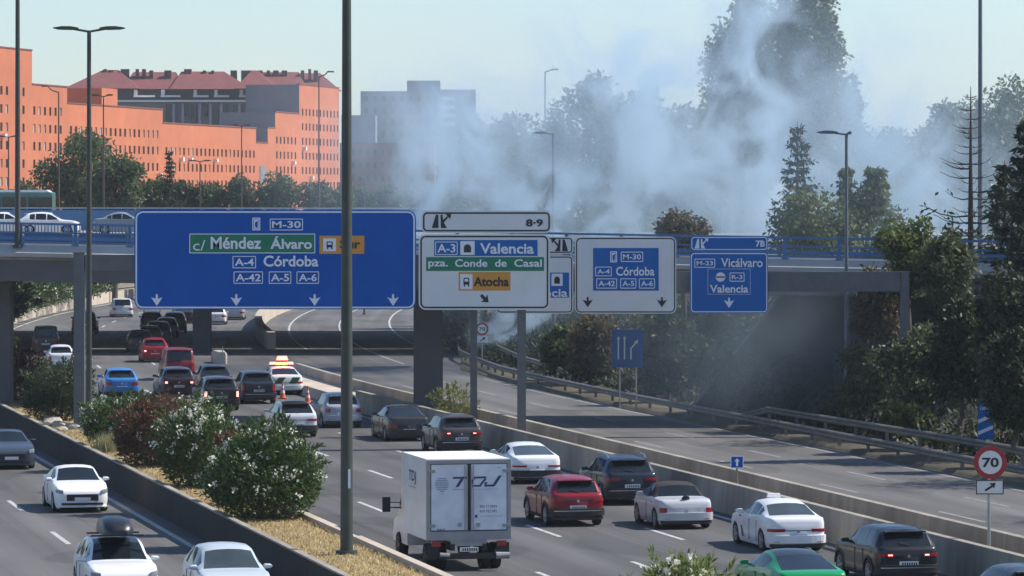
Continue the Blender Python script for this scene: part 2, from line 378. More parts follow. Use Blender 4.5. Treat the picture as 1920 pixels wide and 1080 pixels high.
def railing(root, y, zf, X0, X1, sp, hgt, panel=True, off=.0):
    ra = MB(); n = int((X1 - X0) / sp)
    for i in range(n + 1):
        X = X0 + i * sp; p = MB(); p.box((X, y, zf(X) + hgt / 2), (.16, .14, hgt)); p.box((X, y, zf(X) + .03), (.34, .3, .06)); p.build('post', M_BLUE, root)
    for hz, hh in ((hgt - .04, .1), (hgt * .56, .08), (hgt * .3, .16), (.12, .1)):
        b = MB(); bar(b, (X0, y - .1 - off, zf(X0) + hz), (X1, y - .1 - off, zf(X1) + hz), .07, hh); b.build('rail', M_BLUE, root)
    if panel:
        for i in range(n):
            X = X0 + i * sp
            if X > -8: continue
            q = MB()
            for k_ in range(15): q.box((X + .2 + k_ * (sp - .4) / 14, y - .06, zf(X) + hgt * .76), (.045, .04, hgt * .4))
            q.build('baluster_screen', M_BLUE, root)
            b = MB(); xa, xb = X + .14, X + sp - .14
            P = [(xa, y + .02, zf(xa) + .1), (xb, y + .02, zf(xb) + .1), (xb, y + .02, zf(xb) + hgt * .52), (xa, y + .02, zf(xa) + hgt * .52)]
            b.poly(P, (0, .03, 0)); b.build('panel', M_BLUE, root)
r1 = thing('bridge_railing', 'blue steel railing with posts along the front edge of the road bridge', 'railing', (-24.6, D1 + .38, near_z(-24.6)))
railing(r1, D1 + .38, lambda X: near_z(X) + .02, -24.6 - 2.46, 24.6, 2.46, 1.0)
def pier(root, x, d, w_, dep, ztop, m, zb=0):
    c = at(x, 400, d); b = MB(); b.box((c.x, d, (ztop + zb) / 2), (w_, dep, ztop - zb)); b.box((c.x, d, ztop + .12), (w_ * 1.15, dep * 1.3, .24)); b.build('pier', m, root)
pier(br, 803, 195.2, 1.32, 1.3, 5.95, M_GIRD); pier(br, -4, 195.5, 1.3, 1.3, 6.3, M_GIRD)
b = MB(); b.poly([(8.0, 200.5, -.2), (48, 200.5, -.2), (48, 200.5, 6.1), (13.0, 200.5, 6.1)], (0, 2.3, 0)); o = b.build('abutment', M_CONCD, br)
bm = bmesh.new(); bm.from_mesh(o.data); bmesh.ops.recalc_face_normals(bm, faces=bm.faces); bm.to_mesh(o.data); bm.free()
def far_bridge(label, y0, y1, z, X0, X1, name='road_bridge'):
    r = thing(name, label, 'bridge', (0, y0, 0)); fl = lambda X: z
    b = MB(); slab(b, X0, X1, y0, y1, 0, -.5, fl); b.build('deck', M_CONC, r)
    for y in (y0 + .5, (y0 + y1) / 2, y1 - .5):
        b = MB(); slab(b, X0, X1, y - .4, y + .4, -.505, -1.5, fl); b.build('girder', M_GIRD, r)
    return r
b2 = far_bridge('farther road bridge carrying white cars and blue railing', 281, 293, 7.9, -90, 60)
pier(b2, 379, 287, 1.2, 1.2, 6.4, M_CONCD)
b3 = far_bridge('farthest road bridge carrying the bus', 295.2, 334, 7.9, -90, 60)
r2 = thing('bridge_railing', 'long blue railing rising behind the white cars on the farther bridge', 'railing', (-30, 292.6, 7.9))
for i in range(14):
    X = -42 + i * 2.6; b = MB(); b.box((X, 292.6, 7.9 + .86), (.12, .12, 1.72)); b.build('post', M_BLUE, r2)
    b = MB(); b.poly([(X + .08, 292.6, 8.1), (X + 2.52, 292.6, 8.1), (X + 2.52, 292.6, 9.5), (X + .08, 292.6, 9.5)], (0, .04, 0)); b.build('panel', M_BLUE, r2)
b = MB(); bar(b, (-43, 292.6, 9.66), (-5.6, 292.6, 9.63), .1, .09); b.build('rail', mat('rail_top_pale', (.3, .42, .52), .5), r2)

# ------------------------------------------------------------------ guard rails
def guard(label, pts, ztop, zg, post=True, sp=4.0, name='guard_rail'):
    """pts: (t, l) polyline; a W-beam on posts"""
    P0 = rd(pts[0][0], pts[0][1], zg); root = thing(name, label, 'guard rail', P0)
    path = []; acc = 0
    for (t0, l0), (t1, l1) in zip(pts, pts[1:]):
        n = max(1, int(abs(l1 - l0) / 4))
        path += [(t0 + (t1 - t0) * i / n, l0 + (l1 - l0) * i / n) for i in range(n)]
    path.append(pts[-1])
    zt = ztop if callable(ztop) else (lambda l: ztop); zgf = zg if callable(zg) else (lambda l: zg)
    prof = [(0, 0), (-.06, -.05), (-.06, -.1), (-.005, -.15), (-.06, -.2), (-.06, -.26), (0, -.31), (.015, -.31), (.015, 0)]
    for k in range(0, len(path) - 1, 4):
        seg = path[k:k + 5]
        if len(seg) < 2: continue
        b = MB(); b.grid([[rd(t + dx, l, zt(l) + dz) for dx, dz in prof] for t, l in seg], closed=True); b.build('beam', M_GRAIL, root, smooth=40)
    for i, (t, l) in enumerate(path):
        z1 = zt(l) - .05; z0 = zgf(l) - .05
        if z1 - z0 < .2: continue
        b = MB(); p = rd(t + .09, l, (z0 + z1) / 2); b.box(p, (.12, .1, z1 - z0), rz=rang(l)); b.build('post', M_GRAIL, root)
guard('roadside steel guard rail running the full length of the closed carriageway', [(49.9, 104), (49.9, 204), (50.2, 240), (51.6, 268), (55, 300)], .72, .12)
guard('second steel guard rail starting behind the first, beneath the dark trees', [(52.6, 104), (52.2, 160), (51.4, 184), (51.2, 189)], lambda l: .98 if l < 185 else .98 - (l - 185) * .16, .2)
guard('upper steel guard rail beside the burning verge under the bridges', [(51.9, 226), (52.6, 246), (54, 268), (57.5, 300)], lambda l: 1.02 if l > 232 else .55 + (l - 226) * .078, .15)

# ------------------------------------------------------------------ lettering and sign helpers
def text_mesh(name, s_, x0, x1, y0, y1, d, m, parent, off=.012, bold=.012, rotz=0, shear=0):
    """lettering s_ filling the photo-pixel box at depth d (text faces the camera side, -Y)"""
    cu = bpy.data.curves.new(name, 'FONT'); cu.body = s_; cu.size = 1; cu.resolution_u = 3; cu.offset = bold; cu.shear = shear; cu.extrude = .0
    o = bpy.data.objects.new(name, cu); COL.objects.link(o)
    me = bpy.data.meshes.new_from_object(o); bpy.data.objects.remove(o); bpy.data.curves.remove(cu)
    n = len(me.vertices); co = np.zeros(n * 3); me.vertices.foreach_get('co', co); co = co.reshape(-1, 3)
    mn, mx_ = co.min(0), co.max(0); A = at(x0, y1, d); B = at(x1, y0, d); out = np.zeros_like(co)
    out[:, 0] = A.x + (co[:, 0] - mn[0]) / (mx_[0] - mn[0]) * (B.x - A.x); out[:, 2] = A.z + (co[:, 1] - mn[1]) / (mx_[1] - mn[1]) * (B.z - A.z); out[:, 1] = d - off
    out -= np.array(wloc(parent)); me.vertices.foreach_set('co', out.ravel()); me.materials.clear(); me.materials.append(m); me.name = name; me.update()
    o = bpy.data.objects.new(name, me); COL.objects.link(o); o.parent = parent
    return o
def rrect(x0, y0, x1, y1, r, d, n=5):                 # rounded rectangle in photo pixels at depth d, counter-clockwise from the camera
    P = []
    for cx, cy, a0 in ((x1 - r, y0 + r, 0), (x0 + r, y0 + r, 90), (x0 + r, y1 - r, 180), (x1 - r, y1 - r, 270)):
        for i in range(n + 1):
            a = R(a0 + 90 * i / n); P.append(at(cx + r * math.cos(a), cy - r * math.sin(a), d))
    return P[::-1] if False else P
def plate(name, px, m, parent, d, thick=.004, r=0):
    x0, y0, x1, y1 = px; b = MB(); P = rrect(x0, y0, x1, y1, r, d) if r else [at(x1, y0, d), at(x0, y0, d), at(x0, y1, d), at(x1, y1, d)]
    b.poly(P, (0, thick, 0)); o = b.build(name, m, parent)
    bm = bmesh.new(); bm.from_mesh(o.data); bmesh.ops.recalc_face_normals(bm, faces=bm.faces); bm.to_mesh(o.data); bm.free(); return o
def ring(name, px, wpx, m, parent, d, r=0, thick=.006):  # an outline frame
    x0, y0, x1, y1 = px; rr = max(r, .01)
    A = rrect(x0, y0, x1, y1, rr, d, 4); B = rrect(x0 + wpx, y0 + wpx, x1 - wpx, y1 - wpx, max(.005, rr - wpx), d, 4); n = len(A)
    b = MB(); b.add(A + B + [p + Vector((0, thick, 0)) for p in A + B],
        [(i, (i + 1) % n, n + (i + 1) % n, n + i) for i in range(n)] + [(2 * n + i, i, n * 0 + (i + 1) % n, 2 * n + (i + 1) % n) for i in range(n)] + [(n + i, 3 * n + i, 3 * n + (i + 1) % n, n + (i + 1) % n) for i in range(n)])
    o = b.build(name, m, parent); bm = bmesh.new(); bm.from_mesh(o.data); bmesh.ops.recalc_face_normals(bm, faces=bm.faces); bm.to_mesh(o.data); bm.free(); return o
def shape(name, pts, m, parent, d, thick=.004):
    b = MB(); b.poly([at(x, y, d) for x, y in pts], (0, thick, 0)); o = b.build(name, m, parent)
    bm = bmesh.new(); bm.from_mesh(o.data); bmesh.ops.recalc_face_normals(bm, faces=bm.faces); bm.to_mesh(o.data); bm.free(); return o
def darrow(cx, cy, k, m, parent, d):                   # downward lane arrow
    shape('arrow', [(cx + x * k, cy + y * k) for x, y in ((-.16, -1), (.16, -1), (.2, -.25), (.95, -.5), (.12, .75), (0, .9), (-.12, .75), (-.95, -.5), (-.2, -.25))], m, parent, d)
def route(s_, px, mf, parent, d, mp=None):             # a boxed road number
    x0, y0, x1, y1 = px
    if mp: plate('badge', px, mp, parent, d, r=1.5)
    ring('badge_outline', px, 1.5, mf, parent, d - .008, r=1.5); text_mesh('lettering', s_, x0 + 4, x1 - 4, y0 + 4.5, y1 - 4.5, d - .008, mf, parent, off=0, bold=.02)
def sign(name, label, px, d, mface, mborder, r=10, inset=3, bw=3.0, thick=.14):
    x0, y0, x1, y1 = px; c = at((x0 + x1) / 2, y1, d); root = thing(name, label, 'road sign', c)
    plate('panel', px, mface, root, d, thick=thick, r=r)
    ring('border', (x0 + inset, y0 + inset, x1 - inset, y1 - inset), bw, mborder, root, d - .008, r=max(2, r - inset))
    for q in (.22, .78):
        b = MB(); p = at(x0 + (x1 - x0) * q, (y0 + y1) / 2, d); hz = (y1 - y0) / F * d
        b.box((p.x, d + thick + .06, p.z), (.1, .1, hz * .95)); b.build('bracket', M_GALV, root)
    return root
def shield(px, m, md, parent, d):                       # small crest: white field with a dark shape
    x0, y0, x1, y1 = px; plate('crest', px, m, parent, d - .006, r=1.5)
    cx, cy = (x0 + x1) / 2, (y0 + y1) / 2; w_, h_ = (x1 - x0) / 2, (y1 - y0) / 2
    ring('crest_outline', (x0 + 2, y0 + 2, x1 - 2, y1 - 2), .9, md, parent, d - .012, r=2)
    shape('crest_mark', [(cx - w_ * .35, cy - h_ * .2), (cx + w_ * .4, cy - h_ * .55), (cx + w_ * .35, cy + h_ * .5), (cx, cy + h_ * .65), (cx - w_ * .3, cy + h_ * .4)], md, parent, d - .012)
def tunnel_icon(px, parent, d):
    x0, y0, x1, y1 = px; plate('pictogram_field', px, M_SWHITE2, parent, d - .006); w_, h_ = x1 - x0, y1 - y0
    pts = [(x0 + w_ * .25, y1 - h_ * .18), (x0 + w_ * .25, y0 + h_ * .5)] + [(x0 + w_ * (.5 - .25 * math.cos(R(a))), y0 + h_ * (.48 - .25 * math.sin(R(a)))) for a in range(15, 180, 30)] + [(x0 + w_ * .75, y0 + h_ * .5), (x0 + w_ * .75, y1 - h_ * .18)]
    shape('pictogram', pts, M_SBLACK, parent, d - .012)
def bus_icon(px, parent, d, train=False):
    x0, y0, x1, y1 = px; plate('pictogram_field', px, M_SWHITE2, parent, d - .006); w_, h_ = x1 - x0, y1 - y0
    ring('pictogram', (x0 + w_ * .26, y0 + h_ * .24, x1 - w_ * .26, y1 - h_ * .32), 2.0, M_SBLACK, parent, d - .012, r=2.5)
    shape('pictogram', [(x0 + w_ * .26, y0 + h_ * .5), (x1 - w_ * .26, y0 + h_ * .5), (x1 - w_ * .26, y1 - h_ * .3), (x0 + w_ * .26, y1 - h_ * .3)], M_SBLACK, parent, d - .014)
    for q in (.3, .62):
        shape('pictogram', [(x0 + w_ * q, y1 - h_ * .3), (x0 + w_ * (q + .1), y1 - h_ * .3), (x0 + w_ * (q + .1), y1 - h_ * .16), (x0 + w_ * q, y1 - h_ * .16)], M_SBLACK, parent, d - .014)
def exit_icon(x, y, k, m, parent, d, flip=1):            # carriageway with a lane leaving
    S = lambda P: [(x + a * k * flip, y + c * k) for a, c in P]
    shape('pictogram', S([(-1.3, 1), (-.7, -1), (-.35, -1), (-.3, 1)]), m, parent, d)
    shape('pictogram', S([(.05, 1), (.0, -1), (.3, -1), (.38, -.2), (1.0, -.8), (1.15, -.62), (.5, .2), (.95, 1)]), m, parent, d)
    shape('pictogram', S([(.75, -1.1), (1.6, -1.1), (1.45, -.35), (1.2, -.62)]), m, parent, d - .003)

# ------------------------------------------------------------------ gantries
GA, GB = 175.0, 184.0
def gantry(label, d, posts, zb, zt, X0, X1):
    root = thing('sign_gantry', label, 'gantry', (posts[0][0], d, posts[0][2]))
    for X, w_, z0, ztop in posts:
        b = MB(); b.box((X, d + .45, (z0 + ztop) / 2), (w_, w_, ztop - z0)); b.box((X, d + .45, z0 + .05), (w_ * 1.9, w_ * 1.9, .1)); b.box((X, d + .45, ztop + .03), (w_ * 1.1, w_ * 1.1, .06)); b.build('post', M_POSTG, root)
    b = MB(); b.box(((X0 + X1) / 2, d + .45, (zb + zt) / 2), (X1 - X0, .4, zt - zb)); b.build('beam', M_POSTG, root)
X1a, X1b = at(147, 0, GA).x, at(978, 0, GA).x
gantry('sign gantry with grey posts carrying the big blue direction sign', GA, [(X1a, .44, .88, 8.0), (X1b, .36, .2, 8.1)], 7.3, 7.95, X1a + .25, X1b - .2)
X2a, X2b = at(888, 0, GB).x, at(1698, 0, GB).x
gantry('sign gantry standing just behind, its beam reaching over the closed carriageway', GB, [(X2a, .3, .2, 7.0), (X2b, .36, bank_z(56, 180), 7.05)], 6.25, 7.1, X2a + .16, X2b - .2)
# big blue sign
d = GA; s1 = sign('direction_sign', 'huge blue overhead sign for M-30, Méndez Álvaro and Córdoba with four arrows', (252, 394, 780, 580), d, M_SBLUE, M_SWHITE2, r=16, inset=2, bw=3)
e = d - .01
shield((473, 408, 488, 432), M_SWHITE2, M_SBLUE, s1, e); route('M-30', (506, 410, 568, 432), M_SWHITE2, s1, e)
plate('green_panel', (355, 438, 591, 475), M_SGREEN, s1, e); ring('green_outline', (355, 438, 591, 475), 1.6, M_SWHITE2, s1, e - .006, r=1)
text_mesh('lettering', 'c/', 362, 385, 450, 470, e - .006, M_SWHITE2, s1, bold=.0); text_mesh('lettering', 'Méndez', 395, 490, 444, 467, e - .006, M_SWHITE2, s1, bold=.025); text_mesh('lettering', 'Álvaro', 507, 585, 443, 467, e - .006, M_SWHITE2, s1, bold=.025)
plate('orange_panel', (599, 442, 683, 476), M_SORANGE, s1, e); bus_icon((606, 447, 630, 471), s1, e); text_mesh('lettering', 'Sur', 637, 676, 449, 466, e - .006, M_SBLACK, s1, bold=.03)
route('A-4', (436, 480, 480, 503), M_SWHITE2, s1, e); text_mesh('lettering', 'Córdoba', 494, 597, 479, 500, e - .006, M_SWHITE2, s1, bold=.025)
route('A-42', (438, 509, 493, 532), M_SWHITE2, s1, e); route('A-5', (504, 509, 546, 532), M_SWHITE2, s1, e); route('A-6', (556, 509, 598, 532), M_SWHITE2, s1, e)
for cx in (294, 443, 590, 737): darrow(cx, 563, 11.5, M_SWHITE2, s1, e)
# white exit signs on the same gantry
s2 = sign('exit_number_sign', 'white rounded exit sign numbered 8-9 above the Valencia sign', (790, 395, 1034, 437), GA, M_SWHITE, M_SBLACK, r=11, inset=3, bw=3)
exit_icon(826, 415, 12.5, M_SBLACK, s2, e - .006); text_mesh('lettering', '8·9', 986, 1018, 411, 425, e - .004, M_SBLACK, s2, bold=.035)
s3 = sign('direction_sign', 'white sign for Valencia, Conde de Casal and Atocha with a slanted arrow', (785, 439, 1031, 581), GA, M_SWHITE, M_SBLACK, r=13, inset=3, bw=3)
plate('blue_panel', (814, 450, 1008, 480), M_SBLUE2, s3, e); route('A-3', (816, 453, 858, 478), M_SWHITE2, s3, e - .004); tunnel_icon((863, 452, 890, 478), s3, e - .004); text_mesh('lettering', 'Valencia', 900, 1001, 456, 476, e - .006, M_SWHITE2, s3, bold=.025)
plate('green_panel', (799, 482, 1020, 508), M_SGREEN, s3, e)
for w_, xa, xb, ya, yb in (('pza.', 803, 840, 490, 504), ('Conde', 853, 914, 486, 500.5), ('de', 928, 950, 486, 500.5), ('Casal', 964, 1016, 486, 500.5)): text_mesh('lettering', w_, xa, xb, ya, yb, e - .006, M_SWHITE2, s3, bold=.022)
plate('orange_panel', (860, 510, 957, 545), M_SORANGE, s3, e); bus_icon((863, 514, 886, 542), s3, e, True); text_mesh('lettering', 'Atocha', 888, 954, 519, 537, e - .006, M_SBLACK, s3, bold=.03)
shape('arrow', [(900, 555), (904, 551), (911, 558), (914, 552), (916, 567), (901, 566), (907, 563)], M_SBLACK, s3, e - .004)
# signs of the second gantry
d = GB; e = d - .01
s4 = sign('exit_number_sign', 'small white sign with lane symbol peeking out from behind the 8-9 sign', (932, 444, 1075, 476), d, M_SWHITE, M_SBLACK, r=8, inset=2, bw=2)
exit_icon(1051, 460, 11, M_SBLACK, s4, e - .004, flip=-1)
s5 = sign('direction_sign', 'white Valencia sign mostly hidden behind the nearer white sign', (930, 479, 1075, 588), d, M_SWHITE, M_SBLACK, r=9, inset=2, bw=2)
plate('blue_panel', (960, 511, 1067, 558), M_SBLUE2, s5, e); tunnel_icon((1034, 513, 1055, 536), s5, e - .004); text_mesh('lettering', 'Valencia', 972, 1064, 541, 557, e - .006, M_SWHITE2, s5, bold=.02)
s6 = sign('direction_sign', 'white overhead sign with square blue Córdoba panel and two arrows', (1078, 444, 1268, 588), d, M_SWHITE, M_SBLACK, r=11, inset=2, bw=2.2)
plate('blue_panel', (1112, 465, 1235, 545), M_SBLUE2, s6, e); shield((1144, 471, 1157, 492), M_SWHITE2, M_SBLUE2, s6, e - .004); route('M-30', (1164, 472, 1206, 491), M_SWHITE2, s6, e - .004)
route('A-4', (1116, 500, 1147, 518), M_SWHITE2, s6, e - .004); text_mesh('lettering', 'Córdoba', 1155, 1227, 500, 517, e - .006, M_SWHITE2, s6, bold=.022)
for s_, xa, xb in (('A-42', 1118, 1157), ('A-5', 1163, 1193), ('A-6', 1198, 1228)): route(s_, (xa, 522, xb, 541), M_SWHITE2, s6, e - .004)
for cx in (1102, 1241): darrow(cx, 567, 10, M_SBLACK, s6, e - .004)
s7 = sign('exit_number_sign', 'small blue exit sign numbered 7B above the Vicálvaro sign', (1295, 443, 1440, 470), d, M_SBLUE2, M_SWHITE2, r=7, inset=1.5, bw=1.6)
exit_icon(1314, 457, 9, M_SWHITE2, s7, e - .004); text_mesh('lettering', '7B', 1417, 1434, 451, 463, e - .004, M_SWHITE2, s7, bold=.03)
s8 = sign('direction_sign', 'blue overhead sign for Vicálvaro and Valencia with one arrow', (1294, 473, 1440, 587), d, M_SBLUE2, M_SWHITE2, r=8, inset=1.5, bw=1.8)
route('M-23', (1302, 485, 1341, 502), M_SWHITE2, s8, e); text_mesh('lettering', 'Vicálvaro', 1352, 1430, 484, 501, e - .004, M_SWHITE2, s8, bold=.015)
ring('panel_outline', (1327, 504, 1407, 552), .6, M_SWHITE2, s8, e - .002); route('R-3', (1368, 511, 1396, 528), M_SWHITE2, s8, e - .004)
shape('toll_disc', [(1351 + 9 * math.cos(R(a)), 519.5 + 9 * math.sin(R(a))) for a in range(0, 360, 24)], M_SWHITE2, s8, e - .004); shape('toll_bar', [(1343, 518), (1359, 518), (1359, 521), (1343, 521)], M_SRED, s8, e - .01)
text_mesh('lettering', 'Valencia', 1331, 1403, 534, 549, e - .004, M_SWHITE2, s8, bold=.022); darrow(1367, 568, 10, M_SWHITE2, s8, e)

# ------------------------------------------------------------------ free-standing signs
def posts(root, Xs, d, z0, z1, r=.035, m=M_GALV):
    for X in Xs:
        b = MB(); b.tube([(X, d, z0), (X, d, z1)], r, 8); b.build('post', m, root, smooth=40)
d = 207.0; p = at(1176, 690, d); s = thing('lane_sign', 'blue square sign with three lane arrows on two thin posts', 'road sign', (p.x, d, bank_z(53, 205)))
plate('panel', (1147, 618, 1206, 689), M_SBLUE2, s, d, thick=.05); e = d - .01
for cx in (1159.5, 1171): shape('arrow', [(cx - 1.4, 674), (cx - 1.4, 636), (cx - 3.2, 636), (cx, 629), (cx + 3.2, 636), (cx + 1.4, 636), (cx + 1.4, 674)], M_SWHITE2, s, e)
shape('arrow', [(1181.5, 674), (1181.5, 653), (1190, 643), (1188.5, 641), (1197, 636), (1195, 645.5), (1192.5, 644), (1184.7, 654), (1184.7, 674)], M_SWHITE2, s, e)
posts(s, (at(1162, 0, d).x, at(1193, 0, d).x), d + .1, .1, at(0, 622, d).z)
def disc(name, cx, cy, r0, m, parent, d, thick=.004, n=28): return shape(name, [(cx + r0 * math.cos(2 * math.pi * i / n), cy + r0 * math.sin(2 * math.pi * i / n)) for i in range(n)], m, parent, d, thick)
d = dx_at(1855, 37.2); p = at(1855, 1000, d); s = thing('speed_limit_sign', 'round red-ringed 70 speed sign with arrow plate on median post', 'road sign', (p.x, d, .22))
disc('rim', 1857, 867, 31, M_SRED, s, d, .04); disc('face', 1857, 867, 22, M_SWHITE, s, d - .008, .006); text_mesh('lettering', '70', 1841.5, 1873, 858, 876.5, d - .014, M_SBLACK, s, off=0, bold=.03)
plate('plate', (1830, 900, 1882, 927), M_SWHITE, s, d, thick=.03); ring('plate_border', (1830, 900, 1882, 927), 1.8, M_SBLACK, s, d - .008)
shape('arrow', [(1846, 918.5), (1859, 910), (1855, 906.5), (1867, 905), (1864, 916), (1861.5, 913), (1848.5, 921.5)], M_SBLACK, s, d - .008)
posts(s, (p.x,), d + .08, .2, at(0, 845, d).z, .045)
d = dx_at(1382, 37.2); p = at(1382, 900, d); s = thing('marker_sign', 'tiny square blue marker sign on a short post atop the median', 'road sign', (p.x, d, .22))
plate('panel', (1370, 855, 1394, 878), M_SBLUE, s, d, thick=.03); ring('border', (1370, 855, 1394, 878), 1.2, M_SWHITE2, s, d - .008); shape('arrow', [(1380, 874), (1380, 865), (1377, 865), (1382, 859), (1387, 865), (1384, 865), (1384, 874)], M_SWHITE2, s, d - .01)
posts(s, (p.x,), d + .06, .2, at(0, 876, d).z, .035, M_GRAIL)
d = 166.0; p = at(1848, 800, d); s = thing('exit_countdown_sign', 'tall blue sign with two slanted white stripes before dark shrubs', 'road sign', (p.x, d, .3))
plate('panel', (1833, 757, 1863, 824), M_SBLUE2, s, d, thick=.04); e = d - .01
for yy in (777, 799): shape('stripe', [(1834, yy + 17), (1834, yy + 10), (1862, yy - 2), (1862, yy + 5)], M_SWHITE2, s, e)
text_mesh('lettering', '100 m', 1838, 1857, 762, 769, e, M_SWHITE2, s); posts(s, (p.x - .2, p.x + .2), d + .1, .2, at(0, 770, d).z)
d = 262.0; p = at(904, 650, d); s = thing('speed_limit_sign', 'distant faint 70 speed sign with arrow plate in the smoke', 'road sign', (p.x, d, .1))
disc('rim', 904, 617, 12, M_SRED, s, d, .03, 20); disc('face', 904, 617, 8.5, M_SWHITE, s, d - .01, .006, 20); text_mesh('lettering', '70', 898, 910, 613.5, 620.5, d - .02, M_SBLACK, s, off=0, bold=.02)
plate('plate', (893, 630, 915, 642), M_SWHITE, s, d, thick=.03); shape('arrow', [(899, 639), (906, 635), (904, 633), (910, 632), (908, 638), (906.5, 636.5), (900, 640.5)], M_SBLACK, s, d - .01); posts(s, (p.x,), d + .06, .05, at(0, 620, d).z, .04)

# ------------------------------------------------------------------ lamp posts
def lamp(label, X, d, z0, z1, r0, r1, arms, m=M_POLE, kind='flat', group=None, cat='lamp post'):
    root = thing('lamp_post', label, cat, (X, d, z0), group=group)
    b = MB(); b.tube([(X, d, z0), (X, d, z0 + (z1 - z0) * .5), (X, d, z1)], [r0, (r0 + r1) / 2, r1], 14); b.build('pole', m, root, smooth=40)
    b = MB(); b.tube([(X, d, z0), (X, d, z0 + .12)], r0 * 1.7, 14); b.build('base_flange', m, root, smooth=40)
    for ln, rise in arms:
        sg = 1 if ln > 0 else -1; q = abs(ln)
        if kind == 'flat':
            b = MB(); b.tube([(X, d, z1 - .05), (X + sg * q * .45, d, z1 + rise * .5), (X + sg * q * .55, d, z1 + rise * .6)], .045, 8); b.build('arm', m, root, smooth=40)
            b = MB(); P = [(.3, -.05), (.5, -.075), (.86, -.06), (1, -.015), (1, .02), (.75, .075), (.5, .07), (.3, .02)]
            b.poly([(X + sg * q * a, d - .17, z1 + rise * .6 + c + .02) for a, c in P], (0, .34, 0)); o = b.build('lamp_head', m, root)
            bm = bmesh.new(); bm.from_mesh(o.data); bmesh.ops.recalc_face_normals(bm, faces=bm.faces); bm.to_mesh(o.data); bm.free()
        else:
            P = [(X, d, z1 - .05)] + [(X + sg * q * math.sin(R(a)) , d, z1 + rise * (1 - math.cos(R(a)))) for a in (20, 40, 60, 80)]
            b = MB(); b.tube(P, .05, 8); b.build('arm', m, root, smooth=40)
            h = Vector(P[-1]); b = MB(); b.box((h.x + sg * .25, d, h.z), (.65, .25, .12), taper=.7); b.build('lamp_head', m, root)
    return root
d = dx_at(650, 19.4); X = at(650, 0, d).x
big = lamp('tall thick dark green lamp pole rising from dry grass before the blue sign', X, d, .88, 17.5, .17, .11, [(-1.4, .1), (1.4, .1)])
b = MB(); p = at(656, 897, d); b.box((p.x - .01, d - .155, p.z), (.06, .012, .5)); b.build('sticker', M_SWHITE2, big)
d = dx_at(167, 19.3); X = at(167, 0, d).x
lamp('dark lamp post with two level arms beside the gantry post', X, d, .88, at(0, 57, d).z, .125, .08, [(-1.42, .12), (1.42, .12)])
d = D1 + .2; X = at(33, 0, d).x; lamp('tall dark lamp pole standing on the road bridge edge', X, d, near_z(X) - .1, 21.5, .13, .09, [(-1.3, .1), (1.3, .1)])
d = 189.0; X = at(1587, 0, d).x; lamp('grey lamp post with one long arm standing behind the guard rail', X, d, bank_z(54.5, 186), at(0, 250, d).z, .1, .065, [(-1.3, .05), (.22, .0)], M_POLEG)
d = 258.0; X = at(1037, 0, d).x; lamp('thin lamp post veiled by smoke, arm pointing left', X, d, .1, at(0, 250, d).z, .1, .06, [(-1.15, .02)], M_POLEG)
d = 222.0; X = at(1838, 0, d).x; lamp('very tall pale grey lamp pole beside the bare conifer', X, d, 4, 22, .14, .1, [(-1.3, .1), (1.3, .1)], M_POLEG)
for x, yt, d, arms, kd, lab in ((110, 172, 345, [(-.85, .55)], 'hook', 'slim lamp post with hooked arm in front of the orange facade'), (194, 180, 345, [(-1.0, .1), (.8, .1)], 'flat', 'slim lamp post rising beside the round tree before the facade'),
        (453, 236, 400, [(-.9, .1), (.9, .1)], 'flat', 'slim dark lamp post in front of the facade notch'), (598, 143, 345, [(.7, .45)], 'hook', 'slim lamp post with upturned head at the facade corner'),
        (375, 302, 420, [(-1.1, .05), (1.1, .05)], 'flat', 'short twin-arm lamp post among the trees below the facade'), (16, 256, 360, [(-1.2, .02), (1.0, .02)], 'flat', 'thin lamp post with crossbar before the tall facade block'),
        (683, 332, 380, [(-.5, .3)], 'hook', 'small hooked lamp post beside the red brick building'), (1022, 134, 330, [(.5, .2)], 'hook', 'lamp head poking out above the smoky trees')):
    X = at(x, 0, d).x; lamp(lab, X, d, 7.85 if d < 350 else 0, at(0, yt, d).z, .09, .05, arms, mat('pole_rust', (.09, .06, .05), .6), kd)

